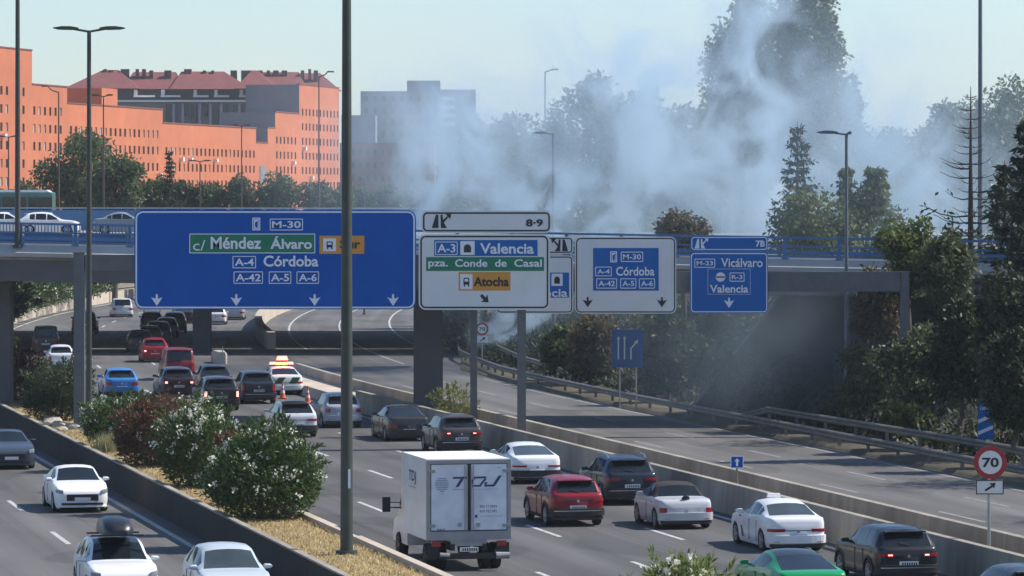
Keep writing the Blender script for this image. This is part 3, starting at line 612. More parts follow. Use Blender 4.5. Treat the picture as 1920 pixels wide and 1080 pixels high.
# ------------------------------------------------------------------ vehicles
def interp(tab, x):
    for (a, p), (c, q) in zip(tab, tab[1:]):
        if x <= c: return p + (q - p) * (0 if c == a else max(0, (x - a)) / (c - a))
    return tab[-1][1]
BODY = {   # centre-line height profile from tail (0) to nose (1), as a share of the height
 'suv': dict(top=[(0, .585), (.006, .63), (.016, .66), (.030, .685), (.095, .915), (.115, .95), (.2, .985), (.35, 1), (.47, .99), (.53, .965), (.56, .94), (.70, .68), (.73, .66), (.82, .645), (.91, .61), (.96, .56), (.988, .49), (1, .40)], gr=(.030, .095), gf=(.56, .70), wt=.72, bf=.60, br=.66, g=.20, sw=[(.63, .475), (.46, .30), (.285, .17)]),
 'hatch': dict(top=[(0, .54), (.006, .60), (.018, .645), (.035, .675), (.135, .91), (.155, .94), (.25, .985), (.37, 1), (.47, .985), (.52, .96), (.55, .93), (.715, .66), (.74, .645), (.83, .625), (.91, .59), (.96, .54), (.988, .47), (1, .38)], gr=(.035, .135), gf=(.55, .715), wt=.70, bf=.59, br=.655, g=.16, sw=[(.64, .475), (.46, .29), (.275, .19)]),
 'sedan': dict(top=[(0, .50), (.008, .62), (.018, .675), (.035, .70), (.09, .715), (.135, .725), (.29, .93), (.32, .955), (.38, .985), (.45, 1), (.51, .985), (.55, .955), (.715, .69), (.74, .675), (.83, .65), (.91, .61), (.96, .555), (.988, .48), (1, .38)], gr=(.135, .29), gf=(.55, .715), wt=.68, bf=.63, br=.68, g=.14, sw=[(.65, .485), (.47, .315), (.30, .235)]),
 'fastback': dict(top=[(0, .50), (.008, .62), (.018, .675), (.035, .70), (.07, .715), (.095, .725), (.31, .93), (.345, .955), (.40, .985), (.46, 1), (.52, .985), (.56, .95), (.715, .70), (.74, .68), (.83, .655), (.91, .61), (.96, .555), (.988, .48), (1, .38)], gr=(.095, .31), gf=(.56, .715), wt=.66, bf=.64, br=.69, g=.13, sw=[(.65, .485), (.47, .30)]),
 'soft': dict(top=[(0, .48), (.010, .57), (.022, .625), (.04, .655), (.12, .675), (.22, .685), (.24, .70), (.335, .93), (.36, .96), (.42, .99), (.48, 1), (.535, .985), (.56, .955), (.69, .70), (.715, .68), (.82, .66), (.91, .62), (.96, .56), (.988, .48), (1, .38)], gr=(.24, .335), gf=(.56, .69), wt=.70, bf=.63, br=.66, g=.15, sw=[(.645, .40)]),
 'van': dict(top=[(0, .50), (.006, .56), (.012, .60), (.02, .62), (.045, .93), (.06, .965), (.1, .985), (.3, 1), (.6, .99), (.66, .965), (.685, .94), (.80, .64), (.82, .62), (.88, .58), (.95, .52), (.985, .45), (1, .38)], gr=(.02, .045), gf=(.685, .80), wt=.80, bf=.54, br=.58, g=.14, sw=[(.75, .60)]),
}
WLOW = [(0, .42), (.0025, .60), (.007, .75), (.014, .845), (.026, .905), (.05, .95), (.09, .982), (.16, 1), (.8, 1), (.9, .97), (.95, .92), (.978, .84), (.992, .72), (1, .50)]
_wheel = {}
def wheel_mesh(r, w_, dark=False):
    key = (round(r, 3), round(w_, 3), dark)
    if key in _wheel: return _wheel[key]
    prof = [(r * .66, -w_ / 2 + .01), (r * .93, -w_ / 2), (r, -w_ * .36), (r, w_ * .36), (r * .93, w_ / 2), (r * .66, w_ / 2 - .01)]
    n = 24; b = MB(); b.grid([[(x, rr * math.cos(2 * math.pi * i / n), rr * math.sin(2 * math.pi * i / n)) for i in range(n)] for rr, x in prof], closed=True)
    t = b.build('wheel', M_TYRE, smooth=50, org=(0, 0, 0)); tm = t.data; bpy.data.objects.remove(t)
    b = MB(); x = w_ / 2 - .03
    b.grid([[(xx, rr * math.cos(2 * math.pi * i / n), rr * math.sin(2 * math.pi * i / n)) for i in range(n)] for rr, xx in ((r * .665, w_ / 2 - .008), (r * .60, w_ / 2 - .012), (r * .58, x - .03))], closed=True)
    b.add([(x - .04, r * .58 * math.cos(2 * math.pi * i / n), r * .58 * math.sin(2 * math.pi * i / n)) for i in range(n)], [tuple(range(n))], 1)
    for k in range(5):
        a = 2 * math.pi * k / 5
        for da in (-.16, .16):
            p = Vector((x - .005, 0, 0)); q = Vector((x, r * .6 * math.cos(a + da), r * .6 * math.sin(a + da))); bar(b, p, q, .045, .03)
    b.tube([(x - .04, 0, 0), (x + .01, 0, 0)], r * .14, 10)
    t = b.build('rim', [M_RIMD if dark else M_RIM, M_PLAST], smooth=35, org=(0, 0, 0)); rm = t.data; bpy.data.objects.remove(t)
    _wheel[key] = (tm, rm); return _wheel[key]
def link(name, me, parent, loc=(0, 0, 0), rot=(0, 0, 0)):
    o = bpy.data.objects.new(name, me); COL.objects.link(o); o.parent = parent; o.location = loc; o.rotation_euler = rot; return o
_paint = {}
def paint(col, rough=.32, metal=.0):
    k = tuple(round(c, 3) for c in col)
    if k not in _paint: _paint[k] = mat('car_paint_%d' % len(_paint), col, rough, metal=metal, var=.04, scale=.8, coat=.35, var2=.06, scale2=.6, spec=.35)
    return _paint[k]
def wheels(root, L, W, r, axles, ww=.21, dark=False, inset=.0, dual=False):
    tm, rm = wheel_mesh(r, ww, dark)
    for y in axles:
        for s_ in (1, -1):
            o = link('wheel', tm, root, (s_ * (W / 2 - ww / 2 - .005 - inset), y, r), (0, 0, 0 if s_ > 0 else math.pi)); link('rim', rm, o)
def car(name, label, kind, x, y, col, L=4.3, W=1.8, H=1.55, front=False, brake=False, cladding=None, roofcol=None, rails=False, glass=None, chrome=False, light='corner',
        rearblack=False, cat='car', group=None, dt=0, yaw=None, pos=None, detail=True, plate_col=None, bumper=None, dark_rim=False, metal=.0, z=0.0):
    B = BODY[kind]; P = pos if pos else gp(x, y)
    l = U.dot(P); a = (rang(l) if yaw is None else yaw) + dt
    h = Vector((-math.sin(a), math.cos(a), 0))
    if front: a += math.pi; h = -h; root_loc = P - h * (L / 2)
    else: root_loc = P + h * (L / 2)
    root_loc.z = z
    root = thing(name, label, cat, root_loc, a, group)
    r = .325 if kind != 'suv' else .345
    if kind == 'soft': r = .32
    ax = (.19 * L, .80 * L) if kind not in ('van',) else (.2 * L, .84 * L)
    Ra = r * 1.14; g = B['g']
    ys = set()
    for p, _ in B['top']: ys.add(p)
    for p, _ in WLOW: ys.add(p)
    for p, q in B['sw']: ys.add(p); ys.add(q)
    for c in ax:
        for k in (-1.002, -1, -.9, -.7, -.4, 0, .4, .7, .9, 1, 1.002): ys.add((c + k * Ra) / L)
    ys.add(.62); ys = sorted(ys); ys = [v for i, v in enumerate(ys) if 0 <= v <= 1 and (i == 0 or v - ys[i - 1] > 2e-4)]
    def belt(v): return (B['bf'] + (B['br'] - B['bf']) * (1 - v)) * H
    def section(v):
        zt = interp(B['top'], v) * H; wl = interp(WLOW, v) * W / 2; bz = min(belt(v), zt - .035)
        zb = g + (.10 if v < .03 or v > .97 else 0)
        za = 0
        for c in ax:
            dy = abs(v * L - c)
            if dy <= Ra * 1.0005: za = max(za, r + math.sqrt(max(0, Ra * Ra - dy * dy)) * .96)
        zs = [zb, zb + .12, zb + .42 * (bz - zb), bz - .12 * (bz - zb) - .02, bz]
        ws = [.93, .98, 1.0, .99, .955]
        pts = [(wl * f, max(zz, za)) for f, zz in zip(ws, zs)]
        gh = zt - bz; k = max(0, min(1, (gh - .05) / (.35 * H * .9))); wt = B['wt'] * W / 2 * (.93 + .07 * min(1, wl / (W / 2)))
        flat = [(.93, .35), (.90, .55), (.86, .72), (.80, .85), (.42, .97), (0, 1)]
        full = [(wl * .945, bz + .03), ((wl * .93 + wt) / 2 + .02, bz + .03 + (gh - .12) * .5), (wt + .02, zt - .11), (wt - .07, zt - .05), (wt * .5, zt - .012), (0, zt)]
        for (fx, fz), (X_, Z_) in zip(flat, full):
            pts.append((wl * fx * (1 - k) + X_ * k, (bz + gh * fz) * (1 - k) + Z_ * k))
        return pts
    secs = [section(v) for v in ys]; n = 11
    V = []; 
    for v, sec in zip(ys, secs):
        yy = v * L - L / 2
        V += [(X_, yy, Z_) for X_, Z_ in sec] + [(-X_, yy, Z_) for X_, Z_ in sec[-2::-1]]
    m = 2 * n - 1; parts = {}
    def put(lab, f): parts.setdefault(lab, []).append(f)
    for j in range(len(ys) - 1):
        mid = (ys[j] + ys[j + 1]) / 2
        for i in range(m - 1):
            ii = i if i < n - 1 else m - 2 - i; sd = 'R' if i < n - 1 else 'L'
            f = (j * m + i, (j + 1) * m + i, (j + 1) * m + i + 1, j * m + i + 1); lab = 'body'
            if ii >= 8 and B['gr'][0] <= mid <= B['gr'][1]: lab = 'rear_window'
            elif ii >= 8 and B['gf'][0] <= mid <= B['gf'][1]: lab = 'windscreen'
            elif ii >= 8 and B['gr'][1] < mid < B['gf'][0] and roofcol is not None: lab = 'roof'
            elif ii in (7,) and B['gr'][0] < mid < B['gf'][0] and kind == 'soft': lab = 'roof'
            elif ii in (5, 6):
                for q, (p1, p0) in enumerate(B['sw']):
                    if p0 <= mid <= p1: lab = 'side_window%d%s' % (q, sd)
                if kind == 'soft' and lab == 'body' and B['gr'][0] < mid < B['sw'][0][1]: lab = 'roof'
            elif ii == 0 and cladding: lab = 'sill_cladding'
            put(lab, f)
        put('underbody', (j * m, j * m + m - 1, (j + 1) * m + m - 1, (j + 1) * m))
    put('body', tuple(range(m))[::-1] if False else tuple(range(m))); k = (len(ys) - 1) * m; put('body', tuple(k + i for i in range(m))[::-1])
    pm = paint(col, metal=metal); gm = glass or M_GLASS
    mm = {'body': pm, 'roof': roofcol if roofcol else pm, 'sill_cladding': M_PLAST, 'underbody': M_PLAST}
    for lab, fs in parts.items():
        idx = sorted({i for f in fs for i in f}); mp_ = {q: i for i, q in enumerate(idx)}
        b = MB(); b.v = [V[i] for i in idx]; b.f = [tuple(mp_[i] for i in f) for f in fs]; b.m = [0] * len(fs)
        nm = 'side_window' if lab.startswith('side_window') else lab
        o = b.build(nm, mm.get(lab, gm), root, local=True)
        bm = bmesh.new(); bm.from_mesh(o.data)
        if lab == 'body': bmesh.ops.remove_doubles(bm, verts=bm.verts, dist=.0005)
        bm.to_mesh(o.data); bm.free(); o.data.shade_smooth(); o.data.set_sharp_from_angle(angle=R(38))
    wheels(root, L, W, r, (ax[0] - L / 2, ax[1] - L / 2), dark=dark_rim)
    # outline of the body seen from above, from the middle of the tail (or nose) around the right corner
    def outline(rear=True):
        vs_ = [v for v, _ in WLOW if (v <= .3 if rear else v >= .75)]
        if not rear: vs_ = vs_[::-1]
        return [(0, (vs_[0] * L - L / 2))] + [(interp(WLOW, v) * W / 2, v * L - L / 2) for v in vs_]
    def strip(nm, s0, s1, z0, z1, off, m_, rear=True, sides=(1, -1), par=None, slant=0.0):
        O = outline(rear); pts = []; acc = 0; sg = -1 if rear else 1
        seg = []
        for p, q in zip(O, O[1:]):
            ln = math.hypot(q[0] - p[0], q[1] - p[1]); seg.append((acc, acc + ln, p, q)); acc += ln
        S = sorted({s0, s1} | {e_ for a_, e_, _, _ in seg if s0 < e_ < s1})
        for s_ in S:
            for a_, e_, p, q in seg:
                if a_ - 1e-6 <= s_ <= e_ + 1e-6:
                    t_ = (s_ - a_) / max(1e-6, e_ - a_); px_, py_ = p[0] + (q[0] - p[0]) * t_, p[1] + (q[1] - p[1]) * t_
                    nx, ny = (q[1] - p[1]) * -sg * -1, (q[0] - p[0]) * sg; nl = math.hypot(nx, ny); nx, ny = abs(nx) / nl, abs(ny) / nl * sg
                    pts.append((px_, py_, nx, ny)); break
        for sd in sides:
            b = MB(); rows = []
            for i_, (px_, py_, nx, ny) in enumerate(pts):
                u_ = i_ / max(1, len(pts) - 1); dz = slant * u_
                rows.append([(sd * (px_ - nx * .05), py_ - ny * .05, z1 + dz), (sd * (px_ + nx * off), py_ + ny * off, z1 - .012 + dz), (sd * (px_ + nx * off), py_ + ny * off, z0 + .012 + dz), (sd * (px_ - nx * .05), py_ - ny * .05, z0 + dz)])
            b.grid(rows, closed=True); k_ = len(rows) * 4; b.f += [(0, 1, 2, 3), (k_ - 1, k_ - 2, k_ - 3, k_ - 4)]; b.m += [0, 0]
            o = b.build(nm, m_, root, local=True)
            bm = bmesh.new(); bm.from_mesh(o.data); bmesh.ops.recalc_face_normals(bm, faces=bm.faces); bm.to_mesh(o.data); bm.free()
    w0 = .83 * W / 2; zr = interp(B['top'], 0) * H; y0 = -L / 2; y1 = L / 2
    if not front or not detail:
        lm = M_BRAKE if brake else M_TAIL
        zl = zr - .02
        lt = {'corner': (-.22, .30, .17, .0), 'bar': (-.34, .26, .11, .0), 'slim': (-.38, .2, .085, .0), 'tall': (-.10, .16, .30, .03), 'round': (-.15, .08, .20, .0)}[light]
        strip('tail_light', w0 + lt[0], w0 + lt[1], zl - lt[2], zl + lt[3], .012, M_TAIL)
        if brake: strip('brake_light', w0 + lt[0] + .05, w0 + lt[0] + .17, zl - lt[2] + .03, zl + lt[3] - .025, .018, M_BRAKE)
        if light == 'bar': strip('light_bar', 0, w0 - .345, zl - .085, zl - .04, .008, M_PLAST)
        bz0, bz1 = g + .13, g + .38
        bmat = M_PLAST if (rearblack or cladding) else pm
        strip('bumper', 0, w0 + .22, bz0, bz1, .05, bmat if bumper is None else bumper)
        strip('diffuser', 0, w0 + .1, g + .02, bz0 - .005, .03, M_PLAST)
        strip('reflector', w0 - .18, w0 - .02, bz0 + .04, bz0 + .075, .056, M_TAIL)
        if chrome: strip('bumper_trim', 0, w0 + .02, bz1 - .1, bz1 - .055, .056, M_CHROME)
        b = MB(); zp = (zl - .30 if kind in ('suv', 'hatch', 'van') else zl - .26)
        if plate_col is not False:
            b.box((0, y0 - .015, zp + .02), (.52, .026, .115)); b.build('number_plate', plate_col or M_PLATE, root, local=True)
            b = MB()
            for i_ in range(7): b.box((-.17 + i_ * .063, y0 - .0295, zp + .02), (.036, .003, .07))
            b.build('plate_characters', M_SBLACK, root, local=True)
        if kind in ('suv', 'hatch', 'van'):
            zs = interp(B['top'], B['gr'][1]) * H; ysp = B['gr'][1] * L - L / 2
            b = MB(); b.box((0, ysp - .05, zs + .01), (W * B['wt'] * .86, .26, .035)); b.build('spoiler', M_PLAST if roofcol else pm, root, local=True)
            b = MB(); zg0 = interp(B['top'], B['gr'][0]) * H; b.tube([(.06, B['gr'][0] * L + y0 - .012, zg0 + .02), (-.22, B['gr'][0] * L + y0 + .03, zg0 + .10)], .012, 6); b.build('wiper', M_PLAST, root, local=True)
        b = MB(); b.tube([(0, y0 - .004, zl - .08), (0, y0 - .016, zl - .08)], .045, 12); b.build('emblem', M_CHROME, root, local=True)
        b = MB(); b.tube([(-.42, y0 + .05, .24), (-.42, y0 - .02, .24)], .03, 8); b.build('exhaust', M_GALV, root, local=True)
    if front:
        wf = .72 * W / 2; zn = interp(B['top'], 1) * H
        strip('headlight', wf - .02, wf + .34, zn + .06, zn + .19, .01, M_CLEAR, rear=False, slant=.05)
        strip('grille', 0, wf * .8, zn - .16, zn + .07, .012, M_PLAST, rear=False); strip('lower_intake', 0, wf * 1.05, g + .11, g + .2, .015, M_PLAST, rear=False)
        strip('bumper', 0, wf + .25, g + .04, g + .10, .02, pm, rear=False)
        b = MB(); b.box((0, y1 + .022, zn - .1), (.52, .02, .115)); b.build('number_plate', M_PLATE, root, local=True)
    for s_ in (1, -1):
        b = MB(); yy = (B['gf'][1] - .055) * L - L / 2; zz = belt(.66) + .085; xx = W / 2 + .05
        b.grid([[(s_ * (xx + dx), yy + dy * .07, zz + sc_ * .065 * sz) for dx, sz in ((-.11, .55), (-.08, 1), (.06, .85), (.1, .3), (.1, -.5), (.05, -.9), (-.08, -1), (-.11, -.55))] for dy, sc_ in ((-1, .85), (-.6, 1), (.3, .95), (1, .45))], closed=True)
        b.f += [tuple(range(8)), tuple(range(31, 23, -1))]; b.m += [0, 0]
        b.box((s_ * (W / 2 - .02), yy, zz - .04), (.12, .05, .04))
        o = b.build('mirror', pm if kind != 'soft' else pm, root, local=True, smooth=60)
        bm = bmesh.new(); bm.from_mesh(o.data); bmesh.ops.recalc_face_normals(bm, faces=bm.faces); bm.to_mesh(o.data); bm.free()
    if detail and kind != 'van':
        for v in (.47, .30):
            for s_ in (1, -1):
                b = MB(); b.box((s_ * (W / 2 * .985 + .012), v * L + .05 - L / 2, belt(v) - .10), (.03, .17, .03)); b.build('door_handle', pm, root, local=True)
                if not (kind in ('soft',) and v == .30):
                    b = MB(); b.box((s_ * (W / 2 * 1.0 - .012), v * L - .02 - L / 2, g + .5 * (belt(v) - g)), (.034, .016, (belt(v) - g) * .72)); b.build('door_seam', M_PLAST, root, local=True)
    if rails:
        for s_ in (1, -1):
            X_ = s_ * (B['wt'] * W / 2 - .03); b = MB()
            b.tube([(X_, .16 * L - L / 2, H * .945), (X_, .2 * L - L / 2, H * 1.012), (X_, .36 * L - L / 2, H * 1.03), (X_, .48 * L - L / 2, H * 1.015), (X_, .52 * L - L / 2, H * .955)], .022, 6); b.build('roof_rail', M_CHROME if chrome else M_PLAST, root, local=True, smooth=50)
    if cladding:
        for c in ax:
            for s_ in (1, -1):
                b = MB(); rows = []
                for i_ in range(11):
                    q = math.pi * i_ / 10; rows.append([(s_ * (W / 2 + .012), c - L / 2 + math.cos(q) * rr, r + math.sin(q) * rr * .96) for rr in (Ra * .99, Ra * 1.15)] + [(s_ * (W / 2 - .06), c - L / 2 + math.cos(q) * rr, r + math.sin(q) * rr * .96) for rr in (Ra * 1.15, Ra * .99)])
                b.grid(rows, closed=True); o = b.build('wheel_arch', M_PLAST, root, local=True)
                bm = bmesh.new(); bm.from_mesh(o.data); bmesh.ops.recalc_face_normals(bm, faces=bm.faces); bm.to_mesh(o.data); bm.free()
    root['_y0'] = y0
    del root['_y0']
    return root
WHT = (.75, .76, .77); BLK = (.012, .012, .014); SIL = (.38, .4, .42); DGR = (.05, .052, .058)
# the queue, nearest first
c = car('car', 'red SUV with dark wheel arches and chrome strip beside the white truck', 'suv', 1084, 988, (.22, .006, .014), 4.3, 1.78, 1.55, cladding=True, chrome=True, light='bar', rails=False)
c = car('convertible', 'silver convertible with black fabric roof up', 'soft', 1288, 993, (.5, .51, .52), 3.75, 1.75, 1.40, roofcol=M_FABRIC, light='tall', plate_col=M_SBLACK)
b = MB(); b.tube([(0, -1.72, .935), (0, -1.70, .95)], .13, 12); b.build('deck_emblem', M_SBLACK, c, local=True)
taxi = car('taxi', 'white taxi sedan with red diagonal door stripe and roof sign', 'sedan', 1497, 1037, WHT, 4.63, 1.78, 1.46, light='bar', glass=M_GLASSL, plate_col=M_PLATEB)
b = MB(); b.box((0, .35, 1.49), (.42, .16, .12), taper=.85); b.build('roof_sign', M_SWHITE, taxi, local=True)
M_STRIPE = mat('taxi_stripe', (.05, .02, .09), .4)
for s_ in (1, -1):
    b = MB(); X_ = s_ * (.89 + .012); b.add([(X_ - s_ * .03, 1.0, .90), (X_ - s_ * .03, .80, .90), (X_, .38, .30), (X_, .60, .30)], [(0, 1, 2, 3)]); b.build('door_stripe', M_STRIPE, taxi, local=True)
green = car('car', 'bright green fastback car cut off behind the flowering bush', 'fastback', 1528, 1150, (.005, .27, .085), 4.7, 1.85, 1.44, light='slim', roofcol=paint((.015, .018, .02)))
car('car', 'black SUV with lit red tail lamps beside the median wall', 'suv', 1704, 1100, BLK, 4.3, 1.77, 1.55, brake=True, chrome=True, cladding=True, light='bar', glass=M_GLASS)
car('car', 'dark grey car behind the black SUV, only its roof in view', 'hatch', 1960, 1185, (.05, .06, .07), 4.3, 1.8, 1.5)
car('car', 'dark blue SUV with silver roof rails ahead of the convertible', 'suv', 1186, 948, (.012, .017, .03), 4.5, 1.85, 1.62, rails=True, chrome=True, light='bar', cladding=True)
car('car', 'white coupe sedan with thin dark tail lamps', 'fastback', 1008, 908, (.78, .79, .8), 4.8, 1.86, 1.42, light='slim', glass=M_GLASSL, rearblack=True)
car('car', 'dark brown SUV with glowing brake lamps under the second gantry', 'suv', 866, 853, (.06, .05, .05), 4.4, 1.82, 1.6, brake=True, light='bar', chrome=True, cladding=True)
car('car', 'dark grey sedan ahead of the brown SUV by the median', 'sedan', 768, 828, (.03, .034, .038), 4.75, 1.82, 1.47, light='corner')
car('car', 'pale silver-blue crossover half hidden by the thick lamp pole', 'suv', 644, 803, (.36, .4, .46), 4.15, 1.77, 1.56, light='round')
car('car', 'white two-tone crossover with black roof above the flowering bushes', 'hatch', 559, 821, (.55, .57, .62), 4.4, 1.8, 1.56, roofcol=paint((.02, .02, .022)), light='bar', rearblack=True)
car('car', 'black crossover with lit tail lamps behind the dark navy SUV', 'suv', 416, 771, (.022, .02, .026), 4.6, 1.85, 1.66, brake=True, light='tall', rails=False)
car('car', 'dark navy SUV with chrome bumper next to the police car', 'suv', 486, 758, (.022, .028, .045), 4.5, 1.83, 1.66, light='tall', chrome=True)
pol = car('police_car', 'white police sedan with glowing red and orange light bar', 'sedan', 538, 741, (.7, .74, .7), 4.6, 1.8, 1.47, light='bar', glass=M_GLASS)
b = MB(); b.add([(-.72, -2.306, .60), (-.30, -2.306, .60), (-.05, -2.306, .93), (-.42, -2.306, .93)], [(0, 1, 2, 3)]); b.add([(.1, -2.306, .60), (.5, -2.306, .60), (.72, -2.306, .93), (.3, -2.306, .93)], [(0, 1, 2, 3)]); b.build('livery_panel', mat('police_green', (.03, .12, .06), .4), pol, local=True)
M_LR = mat('light_bar_red', (.8, .05, .05), .3, emit=(1, .08, .06), estr=9); M_LO = mat('light_bar_orange', (.9, .4, .05), .3, emit=(1, .45, .05), estr=9)
b = MB(); b.box((0, -.2, 1.50), (1.25, .26, .06)); b.build('light_bar_base', M_PLAST, pol, local=True)
for X_, m_, w_, hz in ((-.45, M_LR, .34, .12), (.45, M_LR, .34, .12), (0, M_LO, .5, .10)):
    b = MB(); b.box((X_, -.2, 1.53 + hz / 2), (w_, .24, hz), taper=.9); b.build('beacon', m_, pol, local=True)
b = MB(); b.tube([(.05, -.15, 1.53), (.05, -.15, 1.76)], .025, 6); b.build('mast', M_PLAST, pol, local=True); b = MB(); b.box((.05, -.15, 1.86), (.6, .16, .2), taper=.8); b.build('beacon', M_LR, pol, local=True)
car('car', 'dark maroon SUV with lit tail lamps behind the red van', 'suv', 336, 748, (.035, .016, .022), 4.4, 1.83, 1.62, brake=True, light='corner')
car('car', 'bright blue hatchback in the lane along the planter', 'hatch', 229, 745, (.04, .2, .5), 4.2, 1.8, 1.5, light='corner')
car('car', 'black hatchback squeezed between maroon SUV and navy SUV', 'hatch', 406, 738, (.02, .022, .028), 4.2, 1.78, 1.52)
car('van', 'red delivery van in the middle of the queue', 'van', 338, 714, (.2, .012, .02), 4.4, 1.78, 1.84, cat='van', light='tall')
car('car', 'red car with lit tail lamps in front of the red van', 'hatch', 291, 680, (.3, .01, .02), 4.1, 1.75, 1.55, brake=True)
car('car', 'dark grey car ahead of the red car in bridge shade', 'hatch', 263, 661, (.03, .03, .036), 4.2, 1.77, 1.5)
car('car', 'dark green car with roof bars under the farther bridge', 'hatch', 282, 652, (.02, .04, .038), 4.3, 1.77, 1.52, rails=True)
car('car', 'black SUV ahead of the roof-bar car in the queue', 'suv', 297, 648, (.014, .02, .022), 4.6, 1.85, 1.7)
car('car', 'grey estate car stopped ahead of the shaded bridge stretch', 'suv', 284, 622, (.06, .065, .07), 4.6, 1.82, 1.6, rails=True)
car('car', 'black hatchback with sunlit flank beyond the shaded stretch', 'hatch', 312, 633, (.02, .018, .02), 4.2, 1.77, 1.5)
car('car', 'brown SUV at the right side of the distant queue', 'suv', 327, 625, (.05, .035, .03), 4.5, 1.83, 1.65)
car('car', 'black sedan farthest in the queue below the blue sign', 'sedan', 343, 607, (.02, .02, .022), 4.6, 1.8, 1.45)
car('car', 'white car beside the pier of the farther bridge', 'hatch', 357, 603, WHT, 4.1, 1.75, 1.5)
car('car', 'white car beyond the farther bridge pier, near the curving wall', 'hatch', 404, 609, WHT, 4.1, 1.75, 1.5)
car('car', 'silver car half hidden behind the blue sign edge and curving wall', 'sedan', 438, 600, SIL, 4.6, 1.8, 1.45)
car('car', 'small white hatchback just behind the shaded bridge stretch', 'hatch', 115, 693, (.7, .71, .73), 3.7, 1.65, 1.48, light='tall')
car('van', 'dark van standing in the shade of the farther bridge', 'van', 86, 662, (.03, .022, .025), 4.4, 1.8, 1.8, cat='van')
car('car', 'black SUV seen between gantry post and lamp post', 'suv', 158, 628, (.015, .016, .018), 4.6, 1.95, 1.85, cat='car')
car('car', 'white people carrier ahead, alongside the oleander hedge', 'van', 230, 595, (.6, .6, .6), 4.4, 1.85, 1.65, dt=R(8))
# oncoming traffic
car('car', 'dark blue-grey low sports sedan approaching at the picture edge', 'fastback', 22, 881, (.045, .06, .085), 4.7, 1.88, 1.42, front=True)
car('car', 'white sedan approaching with wide black grille', 'sedan', 155, 962, (.8, .8, .8), 4.6, 1.8, 1.44, front=True)
roofb = car('car', 'white car approaching with a black roof box', 'suv', 236, 1135, (.75, .76, .76), 4.4, 1.8, 1.55, front=True, roofcol=paint((.02, .025, .03)))
b = MB(); rows = []
for yy, sc_, h_ in ((-1.05, .55, .2), (-.95, .85, .32), (-.5, 1, .40), (.2, 1, .40), (.7, .92, .33), (.95, .7, .2), (1.0, .5, .12)):
    rows.append([(sc_ * .42 * X_, yy - .1, 1.66 + h_ * Z_) for X_, Z_ in ((-1, 0), (-1, .45), (-.85, .85), (-.4, 1), (.4, 1), (.85, .85), (1, .45), (1, 0))])
b.grid(rows, closed=True); b.f += [tuple(range(8)), tuple(range(55, 47, -1))]; b.m += [0, 0]
o = b.build('roof_box', mat('roof_box_black', (.015, .017, .022), .38, coat=.1), roofb, local=True, smooth=45); bm = bmesh.new(); bm.from_mesh(o.data); bmesh.ops.recalc_face_normals(bm, faces=bm.faces); bm.to_mesh(o.data); bm.free()
for yy in (-.55, .4):
    b = MB(); b.box((0, yy, 1.62), (1.35, .06, .04)); b.build('roof_bar', M_PLAST, roofb, local=True)
car('car', 'pale silver hatchback approaching beside the planter wall', 'hatch', 448, 1150, (.5, .56, .6), 4.2, 1.8, 1.55, front=True, glass=M_GLASSL)
# traffic on the farther bridge
for x, col, kd, lab in ((92, WHT, 'hatch', 'white hatchback crossing the farther bridge side-on'), (12, WHT, 'sedan', 'white sedan crossing the bridge at the picture edge'), (232, (.2, .24, .28), 'sedan', 'grey car crossing the farther bridge beside the blue sign')):
    p = at(x, 400, 287); car('car', lab, kd, 0, 0, col, 4.1, 1.75, 1.5, pos=Vector((p.x - 2, 287, 0)), yaw=R(-90), z=7.9, cat='car')
bus = thing('bus', 'white and dark green bus passing on the farthest bridge', 'bus', (at(20, 0, 306).x, 306, 7.9), R(-90))
b = MB(); rows = []
for yy in (-5.5, -5.4, 5.4, 5.5):
    k = .97 if abs(yy) > 5.45 else 1; rows.append([(1.25 * X_ * k, yy - 2.4, Z_ if Z_ < 1 else Z_ * k + (1 - k)) for X_, Z_ in ((-1, .35), (-1, 2.6), (-.9, 2.85), (.9, 2.85), (1, 2.6), (1, .35))])
b.grid(rows, closed=True); b.f += [tuple(range(6)), tuple(range(23, 17, -1))]; b.m += [0, 0]; o = b.build('body', mat('bus_green', (.04, .1, .09), .35, coat=.4), bus, local=True, smooth=30)
bm = bmesh.new(); bm.from_mesh(o.data); bmesh.ops.recalc_face_normals(bm, faces=bm.faces); bm.to_mesh(o.data); bm.free()
b = MB(); b.box((0, -2.4, 2.94), (2.2, 10.6, .16), taper=.96); b.build('roof', mat('bus_white', (.62, .66, .64), .4), bus, local=True)
for i in range(6):
    for s_ in (1, -1):
        b = MB(); b.box((s_ * 1.255, -2.4 - 4.6 + i * 1.85, 2.0), (.03, 1.72, 1.0)); b.build('side_window', M_GLASS, bus, local=True)
tm, rm = wheel_mesh(.48, .28)
for yy in (-5.2, .6):
    for s_ in (1, -1): o = link('wheel', tm, bus, (s_ * 1.1, yy, .48), (0, 0, 0 if s_ > 0 else math.pi)); link('rim', rm, o)

# ------------------------------------------------------------------ the box truck
P = gp(879, 1071); a = TH; h = U; TL, TW = 3.75, 2.36
tr = thing('box_truck', 'white box truck with TDJ lettering on its rear doors', 'truck', P + h * 2.9, a); Y0 = -2.9
M_TW = mat('truck_white', (.72, .73, .75), .45, var=.06, scale=.9, var2=.06, scale2=1.4, coat=.2); M_TF = mat('truck_frame_grey', (.3, .3, .31), .5, metal=.3, var=.12); M_GASK = mat('door_gasket', (.02, .022, .03), .6)
ZB, ZT = .86, 3.06
b = MB(); b.box((0, Y0 + TL / 2 + .05, (ZB + ZT) / 2), (TW, TL - .1, ZT - ZB)); b.build('cargo_box', M_TW, tr, local=True)
b = MB(); b.box((0, Y0 + TL / 2 + .05, ZT + .012), (TW - .04, TL - .14, .02)); b.build('box_roof', mat('truck_roof', (.82, .82, .82), .5), tr, local=True)
b = MB()
